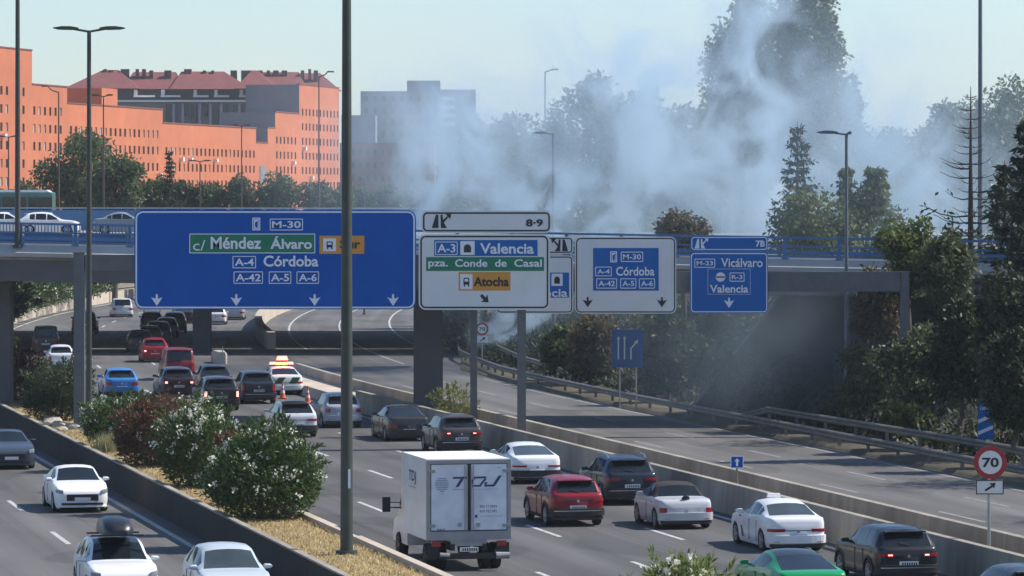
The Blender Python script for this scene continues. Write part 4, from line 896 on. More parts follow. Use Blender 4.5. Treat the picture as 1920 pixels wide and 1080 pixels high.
for X_, Z_, wx, wz in ((-TW / 2 + .05, (ZB + ZT) / 2, .1, ZT - ZB), (TW / 2 - .05, (ZB + ZT) / 2, .1, ZT - ZB), (0, ZT - .05, TW - .2, .1), (0, ZB + .12, TW - .2, .24)): b.box((X_, Y0 + .02, Z_), (wx, .08, wz))
b.build('rear_frame', M_TF, tr, local=True)
b = MB(); b.box((0, Y0 + .0, (ZB + ZT) / 2 + .07), (TW - .18, .03, ZT - ZB - .32)); b.build('door_gasket', M_GASK, tr, local=True)
def tface(name, xc, zc, wx, wz, m_, parent=tr, y=Y0 - .02, th=.02): b = MB(); b.box((xc, y, zc), (wx, th, wz)); return b.build(name, m_, parent, local=True)
doors = [tface('rear_door', s_ * (TW / 4 - .03), (ZB + ZT) / 2 + .075, TW / 2 - .19, ZT - ZB - .40, mat('truck_door_blue_white', (.62, .66, .74), .4, var=.12, scale=1.0, var2=.08, scale2=3, coat=.3)) for s_ in (-1, 1)]
def ttext(s_, x0, x1, z0, z1, m_, bold=.01, shear=0, y=Y0 - .034, side=False):
    cu = bpy.data.curves.new('lettering', 'FONT'); cu.body = s_; cu.size = 1; cu.resolution_u = 3; cu.offset = bold; cu.shear = shear
    o = bpy.data.objects.new('lettering', cu); COL.objects.link(o); me = bpy.data.meshes.new_from_object(o); bpy.data.objects.remove(o)
    co = np.zeros(len(me.vertices) * 3); me.vertices.foreach_get('co', co); co = co.reshape(-1, 3); mn, mx_ = co.min(0), co.max(0); out = np.zeros_like(co)
    A_ = x0 + (co[:, 0] - mn[0]) / (mx_[0] - mn[0]) * (x1 - x0); out[:, 2] = z0 + (co[:, 1] - mn[1]) / (mx_[1] - mn[1]) * (z1 - z0)
    if side: out[:, 0] = -TW / 2 - .006; out[:, 1] = -A_
    else: out[:, 0] = A_; out[:, 1] = y
    me.vertices.foreach_set('co', out.ravel()); me.materials.clear(); me.materials.append(m_); me.update(); return link('lettering', me, tr)
M_LET = mat('truck_lettering_blue', (.03, .035, .13), .5); M_LET2 = mat('truck_lettering_pale', (.16, .18, .32), .5)
def tpoly(P, m_): b = MB(); b.poly([(X_, Y0 - .036, Z_) for X_, Z_ in P], (0, .004, 0)); return b.build('lettering', m_, tr, local=True)
tpoly([(-.44, 2.60), (-.03, 2.60), (-.05, 2.545), (-.47, 2.545)], M_LET); tpoly([(-.24, 2.54), (-.15, 2.54), (-.29, 2.32), (-.38, 2.32)], M_LET)
for Q in ([(.12, 2.60), (.50, 2.60), (.46, 2.545), (.10, 2.545)], [(.43, 2.54), (.50, 2.54), (.36, 2.37), (.29, 2.37)], [(.0, 2.37), (.36, 2.37), (.33, 2.32), (-.03, 2.32)], [(.10, 2.54), (.17, 2.54), (.08, 2.375), (.0, 2.375)],
          [(.83, 2.62), (.92, 2.62), (.76, 2.38), (.67, 2.38)], [(.44, 2.375), (.76, 2.375), (.70, 2.32), (.42, 2.32)], [(.44, 2.44), (.52, 2.44), (.49, 2.38), (.43, 2.38)]): tpoly(Q, M_LET)
ttext('TRANSPORTES', -.46, -.12, 2.235, 2.265, M_LET2); ttext('TU DÍA A JORNADA', .07, .86, 2.235, 2.265, M_LET2)
for i in range(8):                                   # striped globe
    zz = 2.20 + i * .052; hw = .19 * math.sqrt(max(.03, 1 - ((zz - 2.40) / .21) ** 2)); tface('emblem', -.76, zz, hw * 2, .022, M_LET2, y=Y0 - .031, th=.004)
ttext('tdj', -.81, -.71, 2.12, 2.155, M_LET2)
ttext('902 17 0903', .30, .78, 1.74, 1.81, M_LET); ttext('610 722 092', .30, .78, 1.61, 1.68, M_LET); ttext('www.tdjlogistica.com', .30, .93, 1.49, 1.53, M_LET2); tface('emblem', .20, 1.51, .07, .08, M_LET, y=Y0 - .031, th=.004)
ttext('9907', -.90, -.66, 1.12, 1.18, M_LET); ttext('997', .78, .90, 2.82, 2.86, M_LET2)
ttext('TDJ', -1.9 + 2.2, -1.9 + 3.3 , 2.28, 2.66, M_LET, .015, .1, side=True); ttext('transporte urgente', .3, 1.4, 2.17, 2.22, M_LET2, side=True)
for s_ in (-1, 1):
    for zz in (1.26, 2.76):
        b = MB(); b.box((s_ * (TW / 2 - .12), Y0 - .045, zz), (.22, .05, .08)); b.build('hinge', M_TF, tr, local=True)
    for q in (.055, .12):
        b = MB(); b.tube([(s_ * q, Y0 - .06, 1.12), (s_ * q, Y0 - .06, 2.92)], .014, 6); b.build('lock_bar', M_GALV, tr, local=True)
    b = MB(); b.box((s_ * .26, Y0 - .05, 1.28), (.09, .05, .11)); b.build('door_handle', M_TF, tr, local=True)
    b = MB(); b.box((s_ * .92, Y0 - .0, .76), (.26, .08, .14)); b.build('tail_light', M_TAIL, tr, local=True)
tface('tail_plate', 0, .78, 1.0, .18, M_TF, y=Y0 + .03, th=.04)
tface('number_plate', 0, .60, .52, .12, M_PLATE, y=Y0 - .04); b = MB()
for i_ in range(7): b.box((-.17 + i_ * .063, Y0 - .052, .60), (.036, .004, .075))
b.build('plate_characters', M_SBLACK, tr, local=True)
b = MB(); b.box((0, Y0 - .02, .42), (1.7, .1, .16)); b.build('underrun_bar', M_PLAST, tr, local=True)
b = MB(); b.tube([(.75, Y0 - .08, .43), (1.12, Y0 - .1, .45)], [.1, .07], 10); b.build('tow_bracket', M_GALV, tr, local=True)
b = MB(); b.tube([(-.82, Y0 - .06, .47), (-.55, Y0 - .08, .45)], .06, 8); b.build('tow_bracket', M_GALV, tr, local=True)
for s_ in (-.45, .45):
    b = MB(); b.box((s_, Y0 + 2.6, .66), (.12, 5.2, .18)); b.build('chassis_rail', M_PLAST, tr, local=True)
b = MB(); rows = []
for yy, zt in ((TL + .12, 2.12), (TL + .9, 2.16), (TL + 1.15, 2.08), (TL + 1.7, 1.35), (TL + 2.15, 1.12), (TL + 2.3, .8)):
    rows.append([(X_ * .98, Y0 + yy, Z_) for X_, Z_ in ((-1, .42), (-1, min(1.15, zt - .1)), (-.86, zt - .06), (-.6, zt), (.6, zt), (.86, zt - .06), (1, min(1.15, zt - .1)), (1, .42))])
b.grid(rows, closed=True); b.f += [tuple(range(8)), tuple(range(47, 39, -1))]; b.m += [0, 0]; o = b.build('cab', M_TW, tr, local=True, smooth=35); bm = bmesh.new(); bm.from_mesh(o.data); bmesh.ops.recalc_face_normals(bm, faces=bm.faces); bm.to_mesh(o.data); bm.free()
for s_ in (-1, 1):
    b = MB(); X_ = s_ * .985; b.poly([(X_ * .985 + s_ * .02, Y0 + TL + .45, 1.2), (X_ * .985 + s_ * .02, Y0 + TL + 1.5, 1.2), (X_ * .91 + s_ * .02, Y0 + TL + 1.15, 1.92), (X_ * .91 + s_ * .02, Y0 + TL + .45, 1.95)], (s_ * .01, 0, 0)); b.build('side_window', M_GLASS, tr, local=True)
    b = MB(); b.box((s_ * 1.36, Y0 + TL + 1.35, 1.5), (.22, .1, .42)); b.build('mirror', M_PLAST, tr, local=True)
    b = MB(); b.tube([(s_ * .98, Y0 + TL + 1.4, 1.40), (s_ * 1.3, Y0 + TL + 1.36, 1.42)], .022, 6); b.tube([(s_ * .96, Y0 + TL + 1.4, 1.55), (s_ * 1.3, Y0 + TL + 1.36, 1.57)], .022, 6); b.build('mirror_arm', M_PLAST, tr, local=True)
tm, rm = wheel_mesh(.36, .26, True)
for yy, xo in ((Y0 + .95, .92), (Y0 + .95, .62), (Y0 + TL + 1.35, .90)):
    for s_ in (-1, 1): o = link('wheel', tm, tr, (s_ * xo, yy, .36), (0, 0, 0 if s_ > 0 else math.pi)); link('rim', rm, o)
b = MB(); b.box((-.98, Y0 + .1, .55), (.35, .02, .45)); b.build('mud_flap', M_PLAST, tr, local=True); b = MB(); b.box((.98, Y0 + .1, .55), (.35, .02, .45)); b.build('mud_flap', M_PLAST, tr, local=True)

# ------------------------------------------------------------------ cones, crash cushion
M_CONE = mat('cone_orange', (.62, .13, .06), .6); M_CONEW = mat('cone_band', (.7, .68, .66), .5)
for x, y, lab in ((530, 748, 'orange traffic cone just behind the police car'), (577, 757, 'orange traffic cone between police car and silver-blue crossover')):
    p = gp(x, y); r_ = thing('traffic_cone', lab, 'traffic cone', p, group='cones closing the lane')
    b = MB(); b.box((0, 0, .03), (.46, .46, .06)); b.build('base', M_CONE, r_, local=True)
    b = MB(); b.tube([(0, 0, .06), (0, 0, .3)], [.16, .115], 14); b.tube([(0, 0, .45), (0, 0, .56)], [.088, .068], 14); b.tube([(0, 0, .68), (0, 0, .9)], [.05, .03], 14); b.build('cone', M_CONE, r_, local=True, smooth=40)
    b = MB(); b.tube([(0, 0, .3), (0, 0, .45)], [.117, .09], 14); b.tube([(0, 0, .56), (0, 0, .68)], [.07, .052], 14); b.build('reflective_band', M_CONEW, r_, local=True, smooth=40)
p = gp(417, 683); r_ = thing('crash_cushion', 'white crash cushion with dark marker board before the farther bridge pier', 'crash cushion', p, rang(268))
b = MB(); rows = [[(X_ * w_, yy, Z_) for X_, Z_ in ((-1, 0), (-1, .6), (-.7, .75), (.7, .75), (1, .6), (1, 0))] for yy, w_ in ((0, .2), (.3, .32), (2, .4), (4, .45))]
b.grid(rows, closed=True); b.f += [tuple(range(6)), tuple(range(23, 17, -1))]; b.m += [0, 0]; o = b.build('body', M_CONCW, r_, local=True, smooth=40); bm = bmesh.new(); bm.from_mesh(o.data); bmesh.ops.recalc_face_normals(bm, faces=bm.faces); bm.to_mesh(o.data); bm.free()
b = MB(); b.box((0, -.15, 1.35), (.34, .04, .4)); b.build('marker_board', M_SBLACK, r_, local=True); b = MB(); b.tube([(0, -.12, 0), (0, -.12, 1.2)], .03, 6); b.build('post', M_GALV, r_, local=True)

# ------------------------------------------------------------------ planting
M_OLE = leafmat('oleander_leaf', (.03, .065, .02), (.12, .18, .045), .3)
M_OLER = leafmat('oleander_reddish', (.05, .055, .025), (.14, .1, .05), .3, c3=(.25, .085, .055), p3=.3)
M_OLED = leafmat('oleander_dark', (.03, .05, .024), (.08, .11, .045), .3)
M_BLOS = leafmat('oleander_blossom', (.8, .77, .62), (.88, .86, .76), .25)
M_BLOSP = leafmat('oleander_blossom_pink', (.45, .2, .16), (.6, .33, .28), .25)
def bush(label, X, Y, z, w_, h_, m, n=5000, nb=110, mb=M_BLOS, seed=1, ll=.17, lw=.05, group=None, low=.0, bs=.135, toponly=False, name='oleander_bush'):
    rg = np.random.default_rng(seed); root = thing(name, label, 'bush', (X, Y, z), group=group)
    st = MB(); K = max(10, int(w_ * 9)); tips = []
    for i in range(K):
        a = rg.uniform(0, 2 * math.pi); q = math.sqrt(rg.uniform(0, 1)) ; hh = h_ * rg.uniform(.72, 1.0) * (1 - .28 * q * q)
        tip = np.array([math.cos(a) * q * w_ * .5, math.sin(a) * q * w_ * .5, hh]); base = tip * np.array([.22, .22, 0])
        tips.append((base, tip)); 
        if i < 16: st.tube([(X + base[0], Y + base[1], z), (X + tip[0] * .55, Y + tip[1] * .55, z + hh * .45), (X + tip[0] * .9, Y + tip[1] * .9, z + hh * .88)], [.03, .02, .01], 5)
    st.build('stems', M_BARKP, root)
    lob = rg.normal(size=(26, 3)); lob[:, 2] = np.abs(lob[:, 2]) * .8 - .1; lob /= np.linalg.norm(lob, axis=1, keepdims=True); la = rg.uniform(-.24, .24, 26)
    def dome(v): return 1 + (np.exp(-((1 - v @ lob.T) / .09)) * la).sum(1)
    v = rg.normal(size=(n, 3)); v[:, 2] = np.abs(v[:, 2]) * 1.3 - .85; v /= np.linalg.norm(v, axis=1, keepdims=True)
    q = (rg.uniform(.12, 1, n) ** .42) * dome(v) + (rg.uniform(0, 1, n) < .06) * rg.uniform(0, .14, n)
    C = v * q[:, None] * np.array([w_ * .5, w_ * .5, h_ * .55]) + np.array([0, 0, h_ * .44]); C[:, 2] = np.maximum(C[:, 2], rg.uniform(.02, .25, n))
    D = v * .7 + rg.normal(scale=.6, size=C.shape); D[:, 2] += .45
    ns = int(14 * w_); sv = rg.normal(size=(ns, 3)); sv[:, 2] = np.abs(sv[:, 2]) + .35; sv /= np.linalg.norm(sv, axis=1, keepdims=True); sd = dome(sv)     # single shoots standing out
    sv = np.repeat(sv, 22, 0); sq = np.tile(np.linspace(.85, 1.0, 22), ns) * np.repeat(sd * rg.uniform(1.04, 1.26, ns), 22)
    C2 = sv * sq[:, None] * np.array([w_ * .5, w_ * .5, h_ * .55]) + np.array([0, 0, h_ * .44]) + rg.normal(scale=.02, size=sv.shape); D2 = sv * .8 + rg.normal(scale=.5, size=sv.shape) + np.array([0, 0, .4])
    C = np.concatenate([C, C2]); D = np.concatenate([D, D2])
    V = leafquads(C + np.array([X, Y, z]), D, ll, lw, seed); quads('foliage', V, m, root)['kind'] = 'stuff'
    if nb:
        v = rg.normal(size=(nb, 3)); v[:, 2] = np.abs(v[:, 2]) * (1.6 if toponly else 1.0) - (.0 if toponly else .25); v /= np.linalg.norm(v, axis=1, keepdims=True)
        c = v * (dome(v) * rg.uniform(.94, 1.04, nb))[:, None] * np.array([w_ * .5, w_ * .5, h_ * .55]) + np.array([0, 0, h_ * .44])
        k = rg.uniform(.55, 1.25, nb); cc = np.repeat(c, 14, 0) + rg.normal(scale=1, size=(nb * 14, 3)) * np.repeat(k, 14)[:, None] * bs * .36; Dd = cc - np.repeat(c, 14, 0) + rg.normal(scale=.04, size=cc.shape)
        V = leafquads(cc + np.array([X, Y, z]), Dd, bs * .6, bs * .6, seed + 5); quads('blossoms', V, mb, root)['kind'] = 'stuff'
    return root
def pbush(label, x, m, w_, h_, t=19.3, **k):
    d = dx_at(x, t); p = at(x, 0, d); return bush(label, p.x, d, .86, w_, h_, m, **k)
pbush('large green oleander dotted with white blossoms at the planter end', 500, M_OLE, 3.05, 2.75, n=15000, nb=78, seed=3)
pbush('green oleander crowned with white blossoms, behind the largest bush', 374, M_OLE, 2.55, 2.55, n=11000, nb=85, toponly=True, seed=4)
pbush('small reddish oleander wedged between two white-flowering bushes', 430, M_OLER, 1.2, 2.25, n=4500, nb=14, seed=5, t=19.0)
pbush('reddish brown oleander with few flowers in the middle of the planter', 290, M_OLER, 2.9, 2.45, n=12000, nb=16, seed=6)
pbush('white-flowering oleander right of the dark twin-arm lamp post', 218, M_OLE, 2.3, 2.05, n=8000, nb=45, seed=7)
pbush('dark green oleander without flowers behind the gantry post', 108, M_OLED, 2.9, 2.35, n=9500, nb=0, seed=8)
pbush('pinkish oleander at the picture edge before the bridge', 26, M_OLER, 2.7, 2.5, n=9500, nb=130, mb=M_BLOSP, seed=9)
pbush('oleander with white tops leaning out at the picture edge', -14, M_OLE, 2.6, 2.9, n=7000, nb=60, seed=10, t=19.4)
d = 78.0; X = at(1280, 0, d).x; bush('white-flowering oleander top just peeking above the picture bottom', X, d, .86, 2.2, 2.8, leafmat('oleander_backlit', (.1, .14, .04), (.26, .3, .1), .45), n=14000, nb=40, seed=12, ll=.2, lw=.04, toponly=True)  # backlight is put into the paler leaf colour
for i in range(14):
    l = 300 + i * 8.2; p = rd(19.6, l); bush('oleander in the hedge overhanging the sunlit planter wall', p.x, p.y, .86, 7.5, 2.3 + .4 * (i % 3), M_OLE if i % 2 else M_OLED, n=2300, nb=26 if i % 2 else 6, seed=40 + i, ll=.34, lw=.11, group='far oleander hedge', bs=.22)
p = rd(37.2, 184.2); bush('yellow-green shrub growing on the median around the gantry post', p.x, p.y, .22, 1.9, 1.75, leafmat('yellow_green_leaf', (.13, .15, .03), (.25, .26, .06), .4), n=1500, nb=0, seed=70, ll=.17, lw=.04, name='median_shrub')
# dry grass on the planter bed
n = 26000; rg = np.random.default_rng(5); tt = rg.uniform(18.25, 20.3, n); ll = 72 + (rg.uniform(0, 1, n) ** 1.3) * 120
C = np.array([[p.x, p.y, .87] for p in (N * a_ + U * b_ for a_, b_ in zip(tt, ll))]); D = rg.normal(scale=.5, size=(n, 3)); D[:, 2] = 1
tag(quads('dry_grass', leafquads(C, D, .1, .03, 9), M_GRASS), 'dry yellow grass covering the planter bed', 'grass', kind='stuff')
n = 500; d = dx_at(205, 18.7); C = np.array([at(205, 0, d).x, d, .87]) + rg.normal(scale=.22, size=(n, 3)) * np.array([1, 1, 0]); D = rg.normal(scale=.35, size=(n, 3)); D[:, 2] = 1
tag(quads('grass_tuft', leafquads(C, D, .7, .022, 9), leafmat('pale_tuft', (.25, .25, .11), (.42, .4, .2), .3), org=(at(205, 0, d).x, d, .87)), 'pale green tuft of long grass beside the dark planter coping', 'grass')
for i in range(9):
    q = rg.uniform(0, 1); l = 172 + i * 1.1; p = rd(18.6 + rg.uniform(-.2, .7), l, .93); b = MB(); rr = rg.uniform(.18, .34); P = []
    m_ = bmesh.new(); bmesh.ops.create_icosphere(m_, subdivisions=2, radius=rr)
    for v in m_.verts: k = 1 + .22 * math.sin(v.co.x * 13 + i) * math.cos(v.co.y * 11 + i * 2); v.co = Vector((v.co.x * k * 1.3, v.co.y * k, v.co.z * k * .6))
    me = bpy.data.meshes.new('rubble_stone'); m_.to_mesh(me); m_.free(); me.materials.append(M_STONE); o = bpy.data.objects.new('rubble_stone', me); COL.objects.link(o); o.location = p
    tag(o, 'pale rubble stone lying on the planter by the gantry post', 'stone', 'rubble by the gantry post')
# ------------------------------------------------------------------ trees
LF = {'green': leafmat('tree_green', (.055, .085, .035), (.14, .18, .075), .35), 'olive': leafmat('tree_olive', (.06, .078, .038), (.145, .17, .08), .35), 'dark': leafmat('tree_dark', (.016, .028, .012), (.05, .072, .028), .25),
      'brown': leafmat('tree_brownish', (.07, .06, .03), (.16, .125, .07), .35), 'light': leafmat('tree_light', (.08, .11, .035), (.17, .2, .07), .45), 'con': leafmat('conifer_needles', (.016, .03, .018), (.05, .075, .04), .2)}
def tree(label, x, d, ytop, wpx, z0=0, col='green', n=5000, leaf=.3, ybot=None, group=None, seed=1, name='tree', clump=.34, spires=0, trunkm=None, squash=1.0, nc=None, fill=.45):
    rg = np.random.default_rng(seed); s_ = F / d; X = at(x, 0, d).x; ztop = at(0, ytop, d).z; w_ = wpx / s_; H_ = ztop - z0
    root = thing(name, label, 'tree' if name != 'shrub' else 'bush', (X, d, z0), group=group)
    zb = z0 + H_ * .22 if ybot is None else max(z0 + .1, at(0, ybot, d).z); rz = (ztop - zb) / 2; rx = w_ / 2; cz = (ztop + zb) / 2
    nc = nc or int(16 + 14 * max(1, rz / rx)); cs = []
    for i in range(nc):
        v = rg.normal(size=3); v /= np.linalg.norm(v); q = rg.uniform(.25, 1) ** .5 * (1 - clump * .75); prof = 1.0
        c = np.array([v[0] * rx * q, v[1] * rx * q * .9, v[2] * rz * (q + clump * .2)])
        if spires: c[:2] *= 1 - .45 * max(0, c[2] / rz)
        cs.append((c, clump * min(rx, rz) * rg.uniform(.75, 1.3)))
    for k in range(spires):
        a_ = rg.uniform(0, 6.28); q = rg.uniform(.1, .6); 
        for j in range(4): cs.append((np.array([math.cos(a_) * rx * q, math.sin(a_) * rx * q, rz * (.35 + j * .17)]), clump * rx * (.7 - j * .14)))
    T = MB(); T.tube([(X, d, z0 - .1), (X + .1, d, (z0 + zb) / 2 + .2), (X, d, cz), (X + .1, d, cz + rz * .6)], [.06 + .016 * H_, .05 + .012 * H_, .03 + .006 * H_, .03], 8)
    for c, r_ in cs[:12]:
        z_s = max(z0 + H_ * .12, cz + c[2] - rz * .6); T.tube([(X, d, z_s), (X + c[0] * .5, d + c[1] * .5, cz + c[2] - .3 * abs(c[2]) * .5), (X + c[0], d + c[1], cz + c[2])], [.02 + .005 * H_, .02 + .003 * H_, .02], 5)
    T.build('trunk', trunkm or M_BARK, root, smooth=50)
    k = rg.integers(0, len(cs), n); Cc = np.array([c for c, _ in cs])[k]; Rr = np.array([r for _, r in cs])[k]
    v = rg.normal(size=(n, 3)); v /= np.linalg.norm(v, axis=1, keepdims=True); q = rg.uniform(fill, 1.08, n) + (rg.uniform(0, 1, n) < .08) * rg.uniform(0, .35, n)
    C = Cc + v * (Rr * q)[:, None] * np.array([1, 1, .85 * squash]); C += np.array([X, d, cz]); C[:, 2] = np.maximum(C[:, 2], z0 + .15)
    D = v * .6 + rg.normal(scale=.8, size=(n, 3)); D[:, 2] -= .15
    V = leafquads(C, D, leaf, leaf * .55, seed); o = quads('crown', V, LF[col], root); o['kind'] = 'stuff'
    return root
def conifer(label, x, d, ytop, wpx, z0, col='con', seed=1, n_wh=26, bare=False, group=None, dens=1.0, drop=.18, start=.12, cedar=False):
    rg = np.random.default_rng(seed); s_ = F / d; X = at(x, 0, d).x; ztop = at(0, ytop, d).z; w_ = wpx / s_ / 2; H_ = ztop - z0
    root = thing('conifer', label, 'tree', (X, d, z0), group=group); T = MB(); T.tube([(X, d, z0 - .1), (X, d, z0 + H_ * .5), (X, d, ztop)], [.05 + .014 * H_, .03 + .008 * H_, .015], 8); Cs = []; Ds = []
    BR = MB()
    for i in range(n_wh):
        f = start + (1 - start) * (i + (rg.uniform(-.45, .45) if bare else 0)) / n_wh; f = min(.985, f); zc = z0 + H_ * f
        ln0 = w_ * ((1 - f) / (1 - start)) ** (.8 if not cedar else .55) * (1 if not cedar else rg.uniform(.6, 1.1))
        for k in range(6 if not bare else 5):
            a_ = rg.uniform(0, 6.28); ln = ln0 * (rg.uniform(.7, 1.15) if not bare else rg.uniform(.3, 1.25)) + .12; e_ = np.array([math.cos(a_), math.sin(a_), 0])
            up = -drop if not bare else .0; P = []
            for t_ in (0, .33, .66, 1): P.append(np.array([X, d, zc]) + e_ * ln * t_ + np.array([0, 0, ln * (up * t_ + (.28 if not bare else .42) * t_ * t_ - (0 if not bare else .22 * t_))]))
            BR.tube([tuple(p) for p in P], [.018 + .012 * ln, .015 + .008 * ln, .012 + .004 * ln, .01], 4)
            m_ = int((10 + 16 * ln) * dens) if not bare else (int(3 * ln) if rg.uniform() < .45 and f < .62 else 0)
            if bare and f < .45 and rg.uniform() < .5: m_ += int(14 * ln)
            for q in range(m_):
                t_ = rg.uniform(.25 if not bare else .55, 1.02); j = min(2, int(t_ * 3)); u_ = t_ * 3 - j; p = P[j] * (1 - u_) + P[min(3, j + 1)] * u_
                Cs.append(p + rg.normal(scale=.06 + .05 * ln, size=3) * np.array([1, 1, .5])); Ds.append(e_ * .5 + rg.normal(scale=.6, size=3) + np.array([0, 0, -.35 if not bare else 0]))
    T.build('trunk', M_BARKD if bare else M_BARK, root, smooth=50); BR.build('branches', M_BARKD if bare else M_BARK, root)['kind'] = 'stuff'
    if Cs: quads('needles', leafquads(np.array(Cs), np.array(Ds), .34, .13, seed), LF[col], root)['kind'] = 'stuff'
    return root
# left, between the farther bridge and the orange building
tree('big round dark green tree in front of the orange facade', 150, 430, 238, 205, 0, 'green', 9000, .42, ybot=420, seed=21)
tree('round green tree touching the biggest tree before the facade', 215, 425, 268, 120, 0, 'green', 5000, .42, ybot=420, seed=22)
for i, (x, yt, wp) in enumerate(((262, 318, 80), (305, 322, 90), (345, 335, 70), (398, 338, 80), (455, 318, 85), (525, 316, 95), (600, 334, 80), (640, 345, 60), (50, 340, 70), (8, 352, 60))):
    tree(('bushy green tree touching the right side of the two big round trees', 'bushy green tree just left of the pointed conifer', 'low bushy tree just right of the pointed conifer', 'bushy tree beside the short twin-arm lamp post', 'bushy tree behind the slim lamp post below the facade notch',
          'widest tree of the row, below the facade between notch and corner', 'bushy tree at the foot of the lamp post with upturned head', 'small tree at the end of the facade next to the thick pole', 'small tree behind the tall pole on the bridge, before the facade', 'low tree behind the bus roof below the tall facade block')[i], x, 440, yt, wp, 0, 'green' if i % 2 else 'olive', 3600, .42, ybot=425, seed=23 + i, group='tree row below the facade')
conifer('dark pointed conifer standing among the row of trees', 318, 436, 280, 45, 0, seed=35, n_wh=30)
# behind the bridges, in the smoke
for i, (x, d, yt, wp, col, n_, lab) in enumerate((
    (905, 330, 178, 130, 'green', 5000, 'broad tree at the left edge of the smoky wood'), (985, 325, 172, 150, 'olive', 5500, 'smoky tree below the tall loose crown'), (1105, 320, 112, 200, 'olive', 7000, 'tall loose crown with gaps behind the white smoke'),
    (1200, 318, 122, 150, 'green', 5500, 'leafy tree half swallowed by pale smoke'), (1285, 315, 160, 120, 'green', 4500, 'dark tree left of the tallest poplars'), (1650, 350, 200, 170, 'green', 4000, 'hazy low tree right of the poplars'),
    (1780, 345, 150, 120, 'green', 4500, 'hazy pointed tree behind the tall grey pole'), (1880, 340, 118, 190, 'green', 6500, 'hazy wide tree at the right edge'), (1730, 352, 205, 120, 'green', 3500, 'faint distant tree in the gap of the haze'))):
    tree(lab, x, d, yt, wp, 0, col, int(n_ * 1.3), .42, ybot=500, seed=50 + i, clump=.3 if i == 2 else .34)
tree('tallest poplar clump wrapped in rising smoke, left half', 1395, 312, -55, 165, 0, 'green', 17000, .42, ybot=450, seed=61, clump=.34, nc=120)
tree('tallest poplar clump with dense dark foliage, right half', 1502, 308, -110, 165, 0, 'green', 21000, .42, ybot=450, seed=62, clump=.34, nc=140)
tree('shorter tree leaning on the right side of the poplars', 1572, 310, 105, 110, 0, 'green', 6000, .4, ybot=430, seed=63)
conifer('hazy conifer right of the poplars', 1600, 318, 130, 110, 0, seed=64, n_wh=34)
conifer('dark open conifer in front of the smoke behind the railing', 1495, 243, 228, 150, 2, seed=65, n_wh=24, dens=.8)
tree('pale green feathery tree behind the bridge railing', 1625, 240, 306, 165, 2, 'light', 6500, .3, ybot=560, seed=66, spires=7, clump=.26, nc=60)
tree('light green shrub at the foot of the open conifer', 1530, 238, 345, 190, 2, 'light', 6000, .28, ybot=560, clump=.28, nc=50, seed=67, name='shrub')
tree('brownish bush top showing above the bridge railing', 1280, 236, 385, 110, .5, 'brown', 3800, .28, ybot=520, seed=68, name='shrub')
for i in range(11):
    x = 655 + i * 24; tree('green shrub in the row between red brick building and bridge railing', x, 455, 336 + (i * 7) % 18, 62, 0, 'olive' if i % 2 else 'green', 1800, .5, ybot=440, seed=200 + i, name='shrub', group='shrubs before the brick building')
for i in range(13):
    x = 905 + i * 80; tree('smoke-veiled shrub filling the ground below the tall trees', x, 296 + (i % 3) * 6, 350 + (i * 23) % 60, 130, 0, ('green', 'olive', 'green')[i % 3], 2400, .42, ybot=560, seed=220 + i, name='shrub', group='shrubs below the smoky wood')
for i, (x, yt, wp) in enumerate(((870, 215, 120), (945, 205, 130), (1040, 150, 130), (1150, 150, 140), (1250, 165, 130), (1325, 190, 110), (1345, 120, 110), (1640, 215, 140), (1700, 235, 130), (1760, 190, 120), (1830, 165, 130), (1910, 160, 120))):
    tree('hazy crown merging into the smoky tree belt', x, 326 + (i * 7) % 24, yt, wp, 0, ('green', 'olive')[i % 2], 4200, .42, ybot=520, seed=300 + i, clump=.3, nc=44, group='tree belt in the smoke')
